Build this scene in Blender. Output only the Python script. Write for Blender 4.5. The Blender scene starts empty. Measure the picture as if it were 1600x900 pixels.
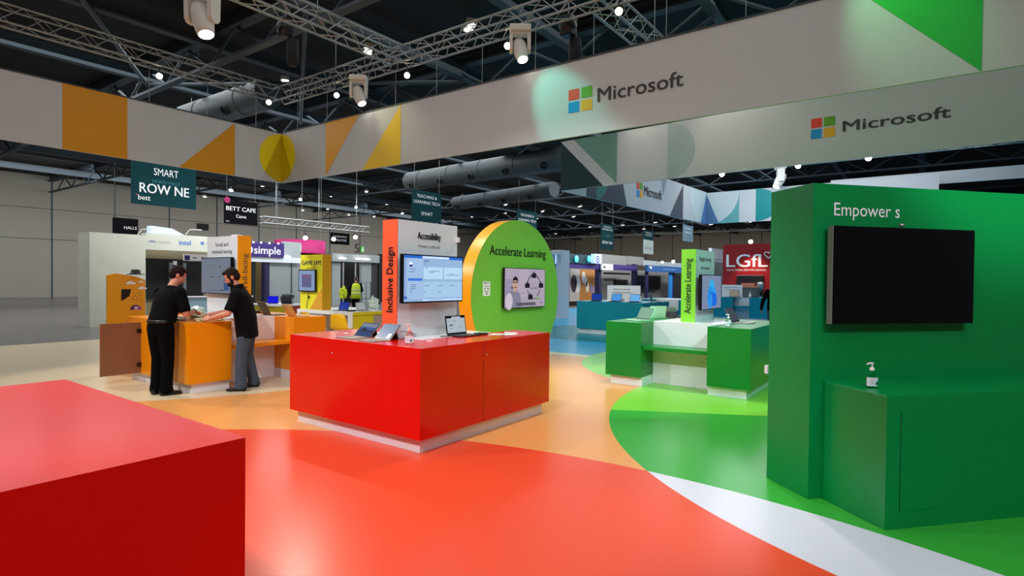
import bpy, bmesh, math, random
from mathutils import Vector, Matrix
random.seed(7)
PI = math.pi
S = bpy.context.scene
COL = S.collection

# ------------------------------------------------------------------ camera
F_PX, PITCH, ROLL, YAW = 894.94, 0.014604, 0.010930, 0.631052
CAM = Vector((0, 0, 1.65))
fwd = Vector((math.cos(YAW)*math.cos(PITCH), math.sin(YAW)*math.cos(PITCH), -math.sin(PITCH)))
rt0 = Vector((math.sin(YAW), -math.cos(YAW), 0))
up0 = rt0.cross(fwd)
RT = math.cos(ROLL)*rt0 + math.sin(ROLL)*up0
UP = -math.sin(ROLL)*rt0 + math.cos(ROLL)*up0
cd = bpy.data.cameras.new('camera')
cd.sensor_width = 36.0
cd.lens = F_PX*36/1600
cd.clip_end = 300
cam = bpy.data.objects.new('camera', cd)
cam.matrix_world = Matrix(((RT.x, UP.x, -fwd.x, CAM.x), (RT.y, UP.y, -fwd.y, CAM.y), (RT.z, UP.z, -fwd.z, CAM.z), (0, 0, 0, 1)))
COL.objects.link(cam)
S.camera = cam

# ------------------------------------------------------------------ world, exposure, fill lights and spots
S.view_settings.view_transform = 'Standard'
S.view_settings.look = 'None'
S.view_settings.exposure = 0.0
S.view_settings.gamma = 1.0
S.view_settings.use_curve_mapping = False
w = bpy.data.worlds.new('hall_air')
w.use_nodes = True
w.node_tree.nodes['Background'].inputs[0].default_value = (0.75, 0.85, 1.0, 1)
w.node_tree.nodes['Background'].inputs[1].default_value = 0.10
S.world = w

def area(name, loc, size, power, color=(1, 1, 1), rot=(0, 0, 0), spread=None):
    d = bpy.data.lights.new(name, 'AREA')
    d.shape = 'RECTANGLE'
    d.size, d.size_y = size
    d.energy = power
    d.color = color
    if spread: d.spread = spread
    o = bpy.data.objects.new(name, d)
    o.location = loc
    o.rotation_euler = rot
    COL.objects.link(o)
    return o

def spot(name, loc, target, power, color=(1, 1, 1), angle=60, blend=0.4, radius=0.08):
    d = bpy.data.lights.new(name, 'SPOT')
    d.energy = power
    d.color = color
    d.spot_size = math.radians(angle)
    d.spot_blend = blend
    d.shadow_soft_size = radius
    o = bpy.data.objects.new(name, d)
    o.location = loc
    o.rotation_euler = (Vector(target)-Vector(loc)).to_track_quat('-Z', 'Y').to_euler()
    COL.objects.link(o)
    return o

WARM, NEUT, COOL = (1.0, 0.92, 0.80), (0.93, 0.97, 1.0), (0.84, 0.92, 1.0)
area('hall_fill', (6, 6, 8.3), (16, 16), 640, NEUT)  # these wide sheets are added fill, standing in for the small roof downlights
area('hall_fill', (26, 6, 8.3), (16, 16), 1300, COOL)
area('hall_fill', (13, 26, 8.2), (26, 16), 3400, NEUT)
area('hall_fill', (48, 22, 8.2), (36, 30), 5600, COOL)
area('hall_fill', (-2, -2, 7.6), (8, 8), 340, NEUT)
area('wall_fill', (22, 43, 8.0), (60, 2.5), 2300, NEUT, (math.radians(52), 0, 0))  # added area fills to brighten the far walls, no fixture there
area('wall_fill', (70, 16, 8.0), (2.5, 60), 650, WARM, (0, math.radians(-52), 0))
spot('stage_fill_spot', (-1.5, 9.5, 6.7), (4.2, 6.2, 0.6), 1280, NEUT, 60)
spot('stage_fill_spot', (-2.0, 2.5, 6.7), (4.0, 4.8, 0.6), 1420, NEUT, 60)
spot('stage_fill_spot', (1.5, -5.0, 6.7), (5.2, 2.5, 0.5), 380, COOL, 70)
spot('stage_fill_spot', (7.9, 12.0, 6.5), (5.0, 8.6, 0.5), 700, WARM, 55)
spot('stage_fill_spot', (2.6, 14.5, 6.7), (4.6, 8.8, 0.8), 1000, WARM, 60)
spot('stage_fill_spot', (8.0, 9.6, 6.5), (9.3, 4.2, 0.4), 700, (0.6, 1.0, 0.85), 40)
spot('stage_fill_spot', (8.6, 3.6, 6.5), (7.4, 3.2, 0.0), 760, WARM, 70)
spot('stage_fill_spot', (4.4, -2.0, 6.6), (4.8, 4.6, 1.7), 420, NEUT, 22)  # added spot to brighten the front of the Accessibility panel
spot('stage_fill_spot', (4.2, -3.0, 6.6), (9.6, 3.0, 0.6), 1500, (0.34, 1.0, 0.86), 44)
spot('stage_fill_spot', (5.0, 0.5, 6.6), (9.8, 7.2, 1.4), 950, NEUT, 42)
spot('stage_fill_spot', (17.0, 1.0, 6.4), (9.8, 2.6, 0.9), 1000, WARM, 50)
spot('stage_fill_spot', (0.5, -3.5, 6.5), (5.2, 0.2, 1.2), 520, NEUT, 36)  # added spot to lift the kiosk front
spot('stage_fill_spot', (12.4, 9.0, 6.6), (16.6, 7.8, 1.0), 950, NEUT, 42)  # added spot to brighten the white sign on the teal counter
spot('stage_fill_spot', (4.5, 17.5, 6.4), (9.8, 13.6, 1.2), 1500, NEUT, 44)  # this and the next spot are added to brighten the yellow zone
spot('stage_fill_spot', (2.5, 7.6, 6.6), (9.8, 13.4, 1.4), 1100, NEUT, 34)
area('booth_fill', (11, 18.6, 4.2), (6, 0.6), 150, NEUT, (math.radians(62), 0, 0))  # added fill strip, in place of the wood-look booth's arm lights
area('booth_fill', (38, 12, 5.5), (22, 1.0), 1000, NEUT, (math.radians(60), 0, 0))  # added fill to brighten the eastern booths, no fixture there
area('booth_fill', (20, 23.5, 5.5), (16, 0.8), 380, NEUT, (math.radians(60), 0, 0))  # added fill for the northern booths, no fixture there

# ------------------------------------------------------------------ helpers: materials
def lin(c):
    return c/12.92 if c <= 0.04045 else ((c+0.055)/1.055)**2.4
def hexc(h):
    return tuple(lin(int(h[i:i+2], 16)/255) for i in (0, 2, 4))
MATS = {}
def mat(name, col, rough=0.5, metal=0.0, emit=0.0, spec=0.5, var=0.04, scale=6.0, trans=0.0, ior=1.45, coat=0.0):
    if name in MATS: return MATS[name]
    m = bpy.data.materials.new(name)
    m.use_nodes = True
    nt = m.node_tree
    b = nt.nodes['Principled BSDF']
    c = hexc(col) if isinstance(col, str) else col
    if var > 0:
        tc = nt.nodes.new('ShaderNodeTexCoord')
        nz = nt.nodes.new('ShaderNodeTexNoise')
        nz.inputs['Scale'].default_value = scale
        nz.inputs['Detail'].default_value = 3
        nt.links.new(tc.outputs['Object'], nz.inputs['Vector'])
        mx = nt.nodes.new('ShaderNodeMix')
        mx.data_type = 'RGBA'
        mx.inputs[6].default_value = tuple(x*(1-var) for x in c)+(1,)
        mx.inputs[7].default_value = tuple(min(1, x*(1+var)) for x in c)+(1,)
        nt.links.new(nz.outputs['Fac'], mx.inputs[0])
        nt.links.new(mx.outputs[2], b.inputs['Base Color'])
    else:
        b.inputs['Base Color'].default_value = c+(1,)
    b.inputs['Roughness'].default_value = rough
    b.inputs['Metallic'].default_value = metal
    b.inputs['Specular IOR Level'].default_value = spec
    b.inputs['IOR'].default_value = ior
    if trans: b.inputs['Transmission Weight'].default_value = trans
    if coat:
        b.inputs['Coat Weight'].default_value = coat
        b.inputs['Coat Roughness'].default_value = 0.12
    if emit:
        b.inputs['Emission Color'].default_value = c+(1,)
        b.inputs['Emission Strength'].default_value = emit
        m.cycles.emission_sampling = 'NONE' if emit < 3 else 'AUTO'
    MATS[name] = m
    return m
def scr(col, e=0.7):                                   # a lit pixel colour of a screen
    m = mat('screen_'+col+'_%d' % int(e*100), col, 0.25, emit=e*1.25, var=0, spec=0.15)   # a display: dark glass that glows
    m.node_tree.nodes['Principled BSDF'].inputs['Base Color'].default_value = tuple(x*0.2 for x in hexc(col))+(1,)
    return m
def pr_(col, rough=0.5):                               # printed ink or vinyl
    return mat('print_'+col, col, rough, var=0.02)

# ------------------------------------------------------------------ helpers: geometry
def W(u, v, p0=None, n=None, **k):
    """the point of a real plane that the photograph shows at pixel (u, v)"""
    d = RT*((u-800)/F_PX) - UP*((v-450)/F_PX) + fwd
    if k:
        a, val = list(k.items())[0]
        i = 'xyz'.index(a)
        return CAM + d*((val-CAM[i])/d[i])
    return CAM + d*((Vector(p0)-CAM).dot(n)/d.dot(n))

class Fr:
    """a flat face in the place: origin, right, up"""
    def __init__(s, o, u, v=(0, 0, 1)):
        s.o, s.u, s.v = Vector(o), Vector(u).normalized(), Vector(v).normalized()
        s.n = s.u.cross(s.v)
    def P(s, x, y, off=0.0): return s.o + s.u*x + s.v*y + s.n*off
    def px(s, a, b):
        q = W(a, b, s.o, s.n) - s.o
        return (q.dot(s.u), q.dot(s.v))
    def up(s, x, y):                                   # same face, text running upwards
        return Fr(s.P(x, y), s.v, -s.u)

TXT = {}
def text_data(st, bold):
    k = (st, bold)
    if k in TXT: return TXT[k]
    c = bpy.data.curves.new('t', 'FONT')
    c.body = st
    c.resolution_u = 3
    c.offset = 0.0
    o = bpy.data.objects.new('t', c)
    COL.objects.link(o)
    me = bpy.data.meshes.new_from_object(o.evaluated_get(bpy.context.evaluated_depsgraph_get()))
    V = [v.co.copy() for v in me.vertices]
    Fc = [tuple(p.vertices) for p in me.polygons]
    bpy.data.objects.remove(o)
    bpy.data.curves.remove(c)
    bpy.data.meshes.remove(me)
    TXT[k] = (V, Fc)
    return TXT[k]
CAP = None

class G:
    def __init__(s, T=None):
        s.v, s.f, s.mi, s.sm, s.mats = [], [], [], [], []
        s.T = T
    def add(s, vs, fs, m, smooth=False):
        if m not in s.mats: s.mats.append(m)
        k, b = s.mats.index(m), len(s.v)
        for p in vs:
            p = Vector(p)
            s.v.append(s.T @ p if s.T else p)
        for f in fs:
            s.f.append(tuple(i+b for i in f)); s.mi.append(k); s.sm.append(smooth)
        return s
    def box(s, a, b, m):
        (x0, y0, z0), (x1, y1, z1) = a, b
        return s.add([(x0,y0,z0),(x1,y0,z0),(x1,y1,z0),(x0,y1,z0),(x0,y0,z1),(x1,y0,z1),(x1,y1,z1),(x0,y1,z1)],
                     [(0,3,2,1),(4,5,6,7),(0,1,5,4),(1,2,6,5),(2,3,7,6),(3,0,4,7)], m)
    def fbox(s, fr, x0, y0, x1, y1, d0, d1, m):        # box on a face between offsets d0 < d1
        return s.prism(fr, [(x0,y0),(x1,y0),(x1,y1),(x0,y1)], d0, d1, m)
    def prism(s, fr, pts, d0, d1, m, mside=None, smooth=False):
        n = len(pts)
        s.add([fr.P(x, y, d1) for x, y in pts], [tuple(range(n))], m)
        s.add([fr.P(x, y, d0) for x, y in pts], [tuple(reversed(range(n)))], m)
        v = [fr.P(x, y, d0) for x, y in pts]+[fr.P(x, y, d1) for x, y in pts]
        return s.add(v, [(i, (i+1) % n, n+(i+1) % n, n+i) for i in range(n)], mside or m, smooth)
    def poly(s, fr, pts, off, m):
        a = sum(pts[i][0]*pts[(i+1) % len(pts)][1]-pts[(i+1) % len(pts)][0]*pts[i][1] for i in range(len(pts)))
        if a < 0: pts = pts[::-1]
        return s.add([fr.P(x, y, off) for x, y in pts], [tuple(range(len(pts)))], m)
    def rect(s, fr, x0, y0, x1, y1, off, m):
        return s.poly(fr, [(x0,y0),(x1,y0),(x1,y1),(x0,y1)], off, m)
    def disc(s, fr, cx, cy, rx, off, m, ry=None, a0=0, a1=360, n=28):
        ry = ry or rx
        pts = [(cx+rx*math.cos(math.radians(a0+(a1-a0)*i/n)), cy+ry*math.sin(math.radians(a0+(a1-a0)*i/n))) for i in range(n+(0 if a1-a0 >= 360 else 1))]
        return s.poly(fr, pts, off, m)
    def text(s, st, fr, x, y, m, h=None, w=None, al='l', bold=False, off=0.003):
        global CAP
        if CAP is None: CAP = max(p.y for p in text_data('H', False)[0])
        V, Fc = text_data(st, bold)
        x0, x1 = min(p.x for p in V), max(p.x for p in V)
        sx = w/(x1-x0) if w else h/CAP
        sy = h/CAP if h else sx
        sh = {'l': -x0*sx, 'c': -(x0+x1)/2*sx, 'r': -x1*sx}[al]
        for i, dx in enumerate((0, -0.012, 0.012) if bold else (0,)):   # bold: strokes widened sideways
            s.add([fr.P(x+sh+(p.x+dx)*sx, y+p.y*sy, off+0.003*i) for p in V], Fc, m)
        return s
    def split(s, name, parent):                          # one child per printed shape
        for f, k in zip(s.f, s.mi):
            h = G(); h.add([s.v[i] for i in f], [tuple(range(len(f)))], s.mats[k]); h.build(name, parent)
    def tube(s, pts, r, m, n=8, cap=True, closed=False):
        pts = [Vector(p) for p in pts]
        rs = r if isinstance(r, (list, tuple)) else [r]*len(pts)
        vs, fs, N = [], [], len(pts)
        ref = None
        for i, p in enumerate(pts):
            if closed: t = pts[(i+1) % N]-pts[i-1]
            else: t = pts[min(i+1, N-1)]-pts[max(i-1, 0)]
            t = t.normalized() if t.length > 1e-9 else Vector((0, 0, 1))
            if ref is None:
                ref = t.orthogonal().normalized()
            ref = (ref - t*ref.dot(t))
            ref = ref.normalized() if ref.length > 1e-6 else t.orthogonal().normalized()
            b = t.cross(ref)
            for k in range(n):
                a = 2*PI*k/n
                vs.append(p+(ref*math.cos(a)+b*math.sin(a))*rs[i])
        for i in range(N if closed else N-1):
            j = (i+1) % N
            for k in range(n):
                fs.append((i*n+k, i*n+(k+1) % n, j*n+(k+1) % n, j*n+k))
        s.add(vs, fs, m, True)
        if cap and not closed:
            s.add(vs[:n], [tuple(reversed(range(n)))], m)
            s.add(vs[-n:], [tuple(range(n))], m)
        return s
    def lathe(s, prof, c, m, n=20, axis=None, sxy=(1, 1)):
        R = Vector(axis or (0, 0, 1)).to_track_quat('Z', 'Y').to_matrix()
        vs, fs = [], []
        for r, z in prof:
            for k in range(n):
                a = 2*PI*k/n
                vs.append(Vector(c)+R @ Vector((r*math.cos(a)*sxy[0], r*math.sin(a)*sxy[1], z)))
        for i in range(len(prof)-1):
            for k in range(n):
                fs.append((i*n+k, i*n+(k+1) % n, (i+1)*n+(k+1) % n, (i+1)*n+k))
        fs2 = []
        if prof[0][0] > 1e-6: fs2.append(tuple(reversed(range(n))))
        if prof[-1][0] > 1e-6: fs2.append(tuple(range((len(prof)-1)*n, len(prof)*n)))
        s.add(vs, fs, m, True)
        if fs2: s.add(vs, fs2, m)
        return s
    def ell(s, c, r, m, n=16, k=10, R=None):
        vs, fs = [], []
        R = R or Matrix.Identity(3)
        for i in range(k+1):
            t = PI*i/k
            for j in range(n):
                a = 2*PI*j/n
                vs.append(Vector(c)+R @ Vector((r[0]*math.sin(t)*math.cos(a), r[1]*math.sin(t)*math.sin(a), r[2]*math.cos(t))))
        for i in range(k):
            for j in range(n):
                fs.append((i*n+j, (i+1)*n+j, (i+1)*n+(j+1) % n, i*n+(j+1) % n))
        return s.add(vs, fs, m, True)
    def mesh(s, name, inv):
        me = bpy.data.meshes.new(name)
        me.from_pydata([tuple(inv @ p) for p in s.v], [], s.f)
        for m in s.mats: me.materials.append(m)
        for p, k, sm in zip(me.polygons, s.mi, s.sm):
            p.material_index = k
            p.use_smooth = sm
        me.update()
        return me
    def build(s, name, parent=None, bevel=0.0, at=None):
        if parent is not None: inv = WM[parent.name].inverted()
        else:
            if at is None:
                xs = [p.x for p in s.v]; ys = [p.y for p in s.v]; zs = [p.z for p in s.v]
                at = ((min(xs)+max(xs))/2, (min(ys)+max(ys))/2, min(zs))
            inv = Matrix.Translation(-Vector(at))
        o = bpy.data.objects.new(name, s.mesh(name, inv))
        COL.objects.link(o)
        if parent is not None:
            o.parent = parent
            WM[o.name] = WM[parent.name].copy()
        else:
            o.location = at
            WM[o.name] = Matrix.Translation(Vector(at))
        if bevel:
            b = o.modifiers.new('bevel', 'BEVEL')
            b.width, b.segments, b.limit_method = bevel, 2, 'ANGLE'
        return o
WM = {}
def tag(o, label=None, cat=None, group=None, kind=None):
    if label: o['label'] = label
    if cat: o['category'] = cat
    if group: o['group'] = group
    if kind: o['kind'] = kind
    return o
def thing(name, label, cat, loc, rz=0.0, group=None):
    o = bpy.data.objects.new(name, None)
    o.empty_display_size = 0.1
    o.location = loc
    o.rotation_euler = (0, 0, rz)
    COL.objects.link(o)
    WM[o.name] = Matrix.Translation(Vector(loc)) @ Matrix.Rotation(rz, 4, 'Z')
    return tag(o, label, cat, group)
def copy_tree(o, loc, rz=None, label=None, group=None):
    def cp(q, par):
        c = q.copy()
        COL.objects.link(c)
        if par: c.parent = par
        for ch in q.children: cp(ch, c)
        return c
    r = cp(o, None)
    r.location = loc
    if rz is not None: r.rotation_euler = (0, 0, rz)
    if label: r['label'] = label
    if group: r['group'] = group
    return r
def clip(poly, conv):                                   # keep the part of poly inside a convex ccw polygon
    out = poly
    for i in range(len(conv)):
        a, b = conv[i], conv[(i+1) % len(conv)]
        src, out = out, []
        def side(p): return (b[0]-a[0])*(p[1]-a[1])-(b[1]-a[1])*(p[0]-a[0])
        for j in range(len(src)):
            p, q = src[j], src[(j+1) % len(src)]
            sp, sq = side(p), side(q)
            if sp >= 0: out.append(p)
            if sp*sq < 0:
                t = sp/(sp-sq)
                out.append((p[0]+(q[0]-p[0])*t, p[1]+(q[1]-p[1])*t))
        if not out: return []
    return out
def circ(cx, cy, r, n=48, ry=None):
    return [(cx+r*math.cos(2*PI*i/n), cy+(ry or r)*math.sin(2*PI*i/n)) for i in range(n)]

# ------------------------------------------------------------------ materials
M = {}
M['white_gloss'] = mat('white_laminate', 'e6e2e4', 0.3)
M['white_matte'] = mat('white_board', 'd6dade', 0.6)
M['black'] = mat('black_plastic', '0b0b0d', 0.35)
M['black_matte'] = mat('black_matte', '0a0a0b', 0.7)
M['bezel'] = mat('screen_bezel', '060608', 0.25)
M['red'] = mat('red_laminate', 'dc0600', 0.2, var=0.015, spec=0.6)
M['orange'] = mat('orange_laminate', 'e88a00', 0.3, var=0.015)
M['green'] = mat('green_laminate', '067a2a', 0.3, var=0.015)
M['green_wall'] = mat('green_kiosk_laminate', '00843f', 0.33, var=0.015)
M['teal'] = mat('teal_laminate', '047c8c', 0.3, var=0.015)
M['coral'] = mat('coral_panel_end', 'ff5f32', 0.45, var=0.015)
M['amber'] = mat('amber_panel_end', 'f5a000', 0.45, var=0.015)
M['lime'] = mat('lime_panel_end', '86cf33', 0.45, var=0.015)
M['yellow'] = mat('yellow_panel', 'ece22c', 0.45, var=0.015)
M['disc_green'] = mat('disc_face_green', '76bd40', 0.4, var=0.015)
M['disc_rim'] = mat('disc_rim_orange', 'f09a0c', 0.3, var=0.015)
M['alu'] = mat('truss_aluminium', '9a9a98', 0.35, 0.85)
M['wire'] = mat('steel_wire', '8d8f90', 0.4, 0.8)
M['steel'] = mat('roof_steel_paint', '36424a', 0.6)
M['roof'] = mat('roof_deck_black', '0b0e10', 0.8)
M['duct'] = mat('duct_foil', '454c4f', 0.5, 0.2, scale=2)
M['banner'] = mat('banner_fabric', 'c8ccce', 0.75, var=0.02, scale=1.5)
M['ink'] = mat('dark_grey_ink', '3b3a3a', 0.6)
M['ink_dk'] = mat('near_black_ink', '141419', 0.6)
M['ink_white'] = mat('white_ink', 'f2f2f2', 0.6)
M['lamp'] = mat('lamp_glow', (1.0, 0.95, 0.82), 0.4, emit=14.0, var=0)
M['lamp_warm'] = mat('lamp_glow_warm', (1.0, 0.86, 0.55), 0.4, emit=22.0, var=0)
M['lamp_dl'] = mat('downlight_glow', (1.0, 0.97, 0.9), 0.4, emit=2.9, var=0)
M['fixture'] = mat('fixture_white_shell', 'd8d6cc', 0.4)
M['skin'] = mat('skin', 'c98468', 0.5)
M['shirt'] = mat('black_shirt_cloth', '060506', 0.95, spec=0.15)
M['vest'] = mat('black_vest_fleece', '0a0a0b', 0.95, spec=0.15)
M['trouser'] = mat('black_trouser_cloth', '040404', 0.95, spec=0.12)
M['jeans'] = mat('blue_denim', '3a4656', 0.8, var=0.15, scale=30)
M['hair'] = mat('dark_brown_hair', '1c110c', 0.8, spec=0.15)
M['shoe'] = mat('black_shoe_leather', '080707', 0.45)
M['hiviz'] = mat('hi_vis_yellow', 'c3d41a', 0.6)
M['hiviz_band'] = mat('hi_vis_reflective_band', 'b9c0b0', 0.35)
M['silver'] = mat('silver_shell', 'a8a9ab', 0.3, 0.7)
M['graphite'] = mat('graphite_shell', '26272a', 0.35, 0.4)
M['gold'] = mat('sand_gold_shell', 'd3a45c', 0.35, 0.3)
M['keys'] = mat('grey_keys', '8c8377', 0.6)
M['clear'] = mat('clear_plastic', 'eef4f4', 0.05, trans=1.0, var=0, ior=1.3)
M['gel'] = mat('clear_gel', 'e4f2ee', 0.05, trans=1.0, var=0, ior=1.1)
M['label'] = mat('white_label', 'e9ecf2', 0.5)
M['wood'] = mat('pale_wood_laminate', 'd2d3c4', 0.5, var=0.10, scale=2.5)
M['grey_wall'] = mat('grey_partition', '8b9293', 0.6)
M['hall_wall'] = mat('hall_wall_cladding', '9a9488', 0.8, var=0.06, scale=0.4)
M['brown'] = mat('raw_chipboard_brown', '8a5a3c', 0.6)
M['cream_bd'] = mat('beige_panel', 'a08a7c', 0.5)
M['chair'] = mat('yellow_chair_shell', 'e9b106', 0.4)
M['navy'] = mat('navy_board', '1a1840', 0.5)
M['purple'] = mat('purple_board', '34206a', 0.5)
M['pink'] = mat('magenta_ring', 'b00d66', 0.5)
M['red_bd'] = mat('red_booth_wall', '9a0c12', 0.5)
M['blue_bd'] = mat('blue_booth_fascia', '1c4f86', 0.5)
M['sign_teal'] = mat('teal_hanging_sign', '05363b', 0.8, spec=0.2)
M['sign_black'] = mat('black_hanging_sign', '06060b', 0.8, spec=0.15)
M['paper'] = mat('paper_white', 'ebe9e6', 0.7)
M['lightbox'] = mat('lightbox_white_blue', 'bcd6f4', 0.6, emit=0.75, var=0)

# floor: printed vinyl, pattern by distance maths
def floor_material():
    m = bpy.data.materials.new('printed_floor_vinyl')
    m.use_nodes = True
    nt = m.node_tree
    N, L = nt.nodes, nt.links
    b = N['Principled BSDF']
    geo = N.new('ShaderNodeNewGeometry')
    sep = N.new('ShaderNodeSeparateXYZ')
    L.new(geo.outputs['Position'], sep.inputs[0])
    def math_(op, a, bb):
        n = N.new('ShaderNodeMath'); n.operation = op
        for i, q in enumerate((a, bb)):
            if hasattr(q, 'is_linked'): L.new(q, n.inputs[i])
            else: n.inputs[i].default_value = q
        return n.outputs[0]
    def circle(cx, cy, r):
        n = N.new('ShaderNodeVectorMath'); n.operation = 'DISTANCE'
        cb = N.new('ShaderNodeCombineXYZ')
        L.new(sep.outputs[0], cb.inputs[0]); L.new(sep.outputs[1], cb.inputs[1])
        L.new(cb.outputs[0], n.inputs[0]); n.inputs[1].default_value = (cx, cy, 0)
        return math_('LESS_THAN', n.outputs['Value'], r)
    def half(a, bb, c):                                  # a x + b y > c
        return math_('GREATER_THAN', math_('ADD', math_('MULTIPLY', sep.outputs[0], a), math_('MULTIPLY', sep.outputs[1], bb)), c)
    cur = None
    def layer(mask, col):
        nonlocal cur
        mx = N.new('ShaderNodeMix'); mx.data_type = 'RGBA'
        c = hexc(col)+(1,)
        if cur is None: mx.inputs[6].default_value = hexc('e29a56')+(1,)
        else: L.new(cur, mx.inputs[6])
        mx.inputs[7].default_value = c
        L.new(mask, mx.inputs[0])
        cur = mx.outputs[2]
    C1, CL, LIME = circle(8.586, -1.691, 5.328), circle(-1.668, 1.954, 6.374), circle(11.745, 2.705, 3.351)
    layer(half(1, 0, 10.83), 'dccf9c')
    layer(half(1, 0, 11.2), '109cc8')
    layer(half(1, 0, 30.0), '3a4a55')
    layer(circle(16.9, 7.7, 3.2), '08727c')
    layer(circle(6.289, 12.661, 5.318), 'd8c3a0')
    layer(half(0, 1, 17.2), '6a6460')
    layer(CL, 'e0492a')
    layer(LIME, '7fc93f')
    layer(C1, '36a235')
    layer(math_('MULTIPLY', C1, half(0.8803, 0.4745, 7.418)), '7fc93f')
    layer(math_('MULTIPLY', C1, CL), 'd2d2dc')
    L.new(cur, b.inputs['Base Color'])
    nz = N.new('ShaderNodeTexNoise'); nz.inputs['Scale'].default_value = 0.35; nz.inputs['Detail'].default_value = 0.5
    L.new(geo.outputs['Position'], nz.inputs['Vector'])
    mr = N.new('ShaderNodeMapRange'); mr.inputs[3].default_value = 0.22; mr.inputs[4].default_value = 0.30
    L.new(nz.outputs['Fac'], mr.inputs[0]); L.new(mr.outputs[0], b.inputs['Roughness'])
    b.inputs['Specular IOR Level'].default_value = 0.3
    return m

# ------------------------------------------------------------------ the hall
def struct(g, name, **k):
    return tag(g.build(name, **k), kind='structure')
XE, YN, ZC = 80.0, 52.0, 8.8
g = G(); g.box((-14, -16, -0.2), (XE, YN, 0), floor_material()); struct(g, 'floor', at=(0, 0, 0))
g = G(); g.box((-14, -16, ZC), (XE, YN, ZC+0.2), M['roof']); struct(g, 'ceiling')
g = G(); g.box((-14, YN, 0), (XE, YN+0.3, ZC), M['hall_wall'])
for x in range(2, 80, 4): g.box((x-0.05, YN-0.02, 0), (x+0.05, YN, ZC), M['steel'])
for z in (4.2, 6.4): g.box((-14, YN-0.015, z), (XE, YN, z+0.04), M['steel'])
struct(g, 'wall_north')
g = G(); g.box((XE, -16, 0), (XE+0.3, YN, ZC), M['hall_wall'])
for y in range(-14, 52, 4): g.box((XE-0.02, y-0.05, 0), (XE, y+0.05, ZC), M['steel'])
struct(g, 'wall_east')
# exposed roof steel: deep girders one way, lighter purlins and braces the other
k = 0
for x in (2.5, 8.2, 13.9, 19.6, 27, 36, 46, 58, 70):
    k += 1
    g = G()
    g.box((x-0.16, -15, 8.42), (x+0.16, YN, 8.5), M['steel']); g.box((x-0.03, -15, 8.5), (x+0.03, YN, 8.8), M['steel'])
    g.box((x-0.11, -15, 7.62), (x+0.11, YN, 7.7), M['steel'])
    n = 0
    y = -14.0
    while y < YN-2:
        g.tube([(x, y, 7.66), (x, y+1.4, 8.46)], 0.045, M['steel'], 6); g.tube([(x, y+1.4, 8.46), (x, y+2.8, 7.66)], 0.045, M['steel'], 6)
        y += 2.8
    struct(g, 'trim_%d' % k)
for y in (0.5, 4.3, 8.2, 12.2, 16.4, 21, 26, 32, 38, 45):
    k += 1
    g = G()
    g.box((-13, y-0.13, 8.05), (XE, y+0.13, 8.11), M['steel']); g.box((-13, y-0.03, 8.11), (XE, y+0.03, 8.36), M['steel']); g.box((-13, y-0.13, 8.36), (XE, y+0.13, 8.41), M['steel'])
    struct(g, 'trim_%d' % k)
for (a, b) in (((2.5, 4.3), (8.2, 12.2)), ((8.2, 4.3), (2.5, 12.2)), ((8.2, 12.2), (13.9, 21)), ((13.9, 12.2), (8.2, 21)), ((8.2, 4.3), (13.9, -2)), ((13.9, 4.3), (19.6, 12.2)), ((2.5, 12.2), (8.2, 21)), ((19.6, 12.2), (27, 21))):
    k += 1
    g = G(); g.tube([(a[0], a[1], 7.95), (b[0], b[1], 7.95)], 0.06, M['steel'], 6); struct(g, 'trim_%d' % k)
# big foil ducts with round outlets
def duct(a, b, r, label):
    a, b = Vector(a), Vector(b)
    t = thing('air_duct', label, 'duct', (a+b)/2)
    g = G(); g.tube([a, b], r, M['duct'], 16)
    n = int((b-a).length/2.4)
    for i in range(n):
        p = a.lerp(b, (i+0.5)/n)
        g.tube([p-(b-a).normalized()*0.04, p+(b-a).normalized()*0.04], r*1.04, M['duct'], 16)
    g.build('duct_body', t)
    d = (b-a).normalized()
    side = d.cross(Vector((0, 0, 1))).normalized()
    for i in range(n):
        p = a.lerp(b, (i+0.3)/n)
        for sg in (side if side.dot(CAM-p) > 0 else -side,):
            q = p+sg*r*0.75-Vector((0, 0, r*0.6))
            ax = (sg-Vector((0, 0, 0.8))).normalized()
            G().lathe([(r*0.34, -0.15), (r*0.34, 0.12), (r*0.25, 0.13), (r*0.24, 0.0), (0.0, 0.0)], q, M['black_matte'], 14, ax).build('outlet', t)
    return t
duct(W(640, 284, z=7.5), W(905, 242, z=7.5), 0.55, 'long foil-wrapped air duct with round outlets above the white banner gap')
duct(W(292, 186, z=7.6), W(420, 146, z=7.6), 0.5, 'short foil-wrapped air duct under the roof behind the truss corner')
duct(W(712, 318, z=7.4), W(866, 296, z=7.4), 0.5, 'farther dim air duct below the long foil duct')

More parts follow.
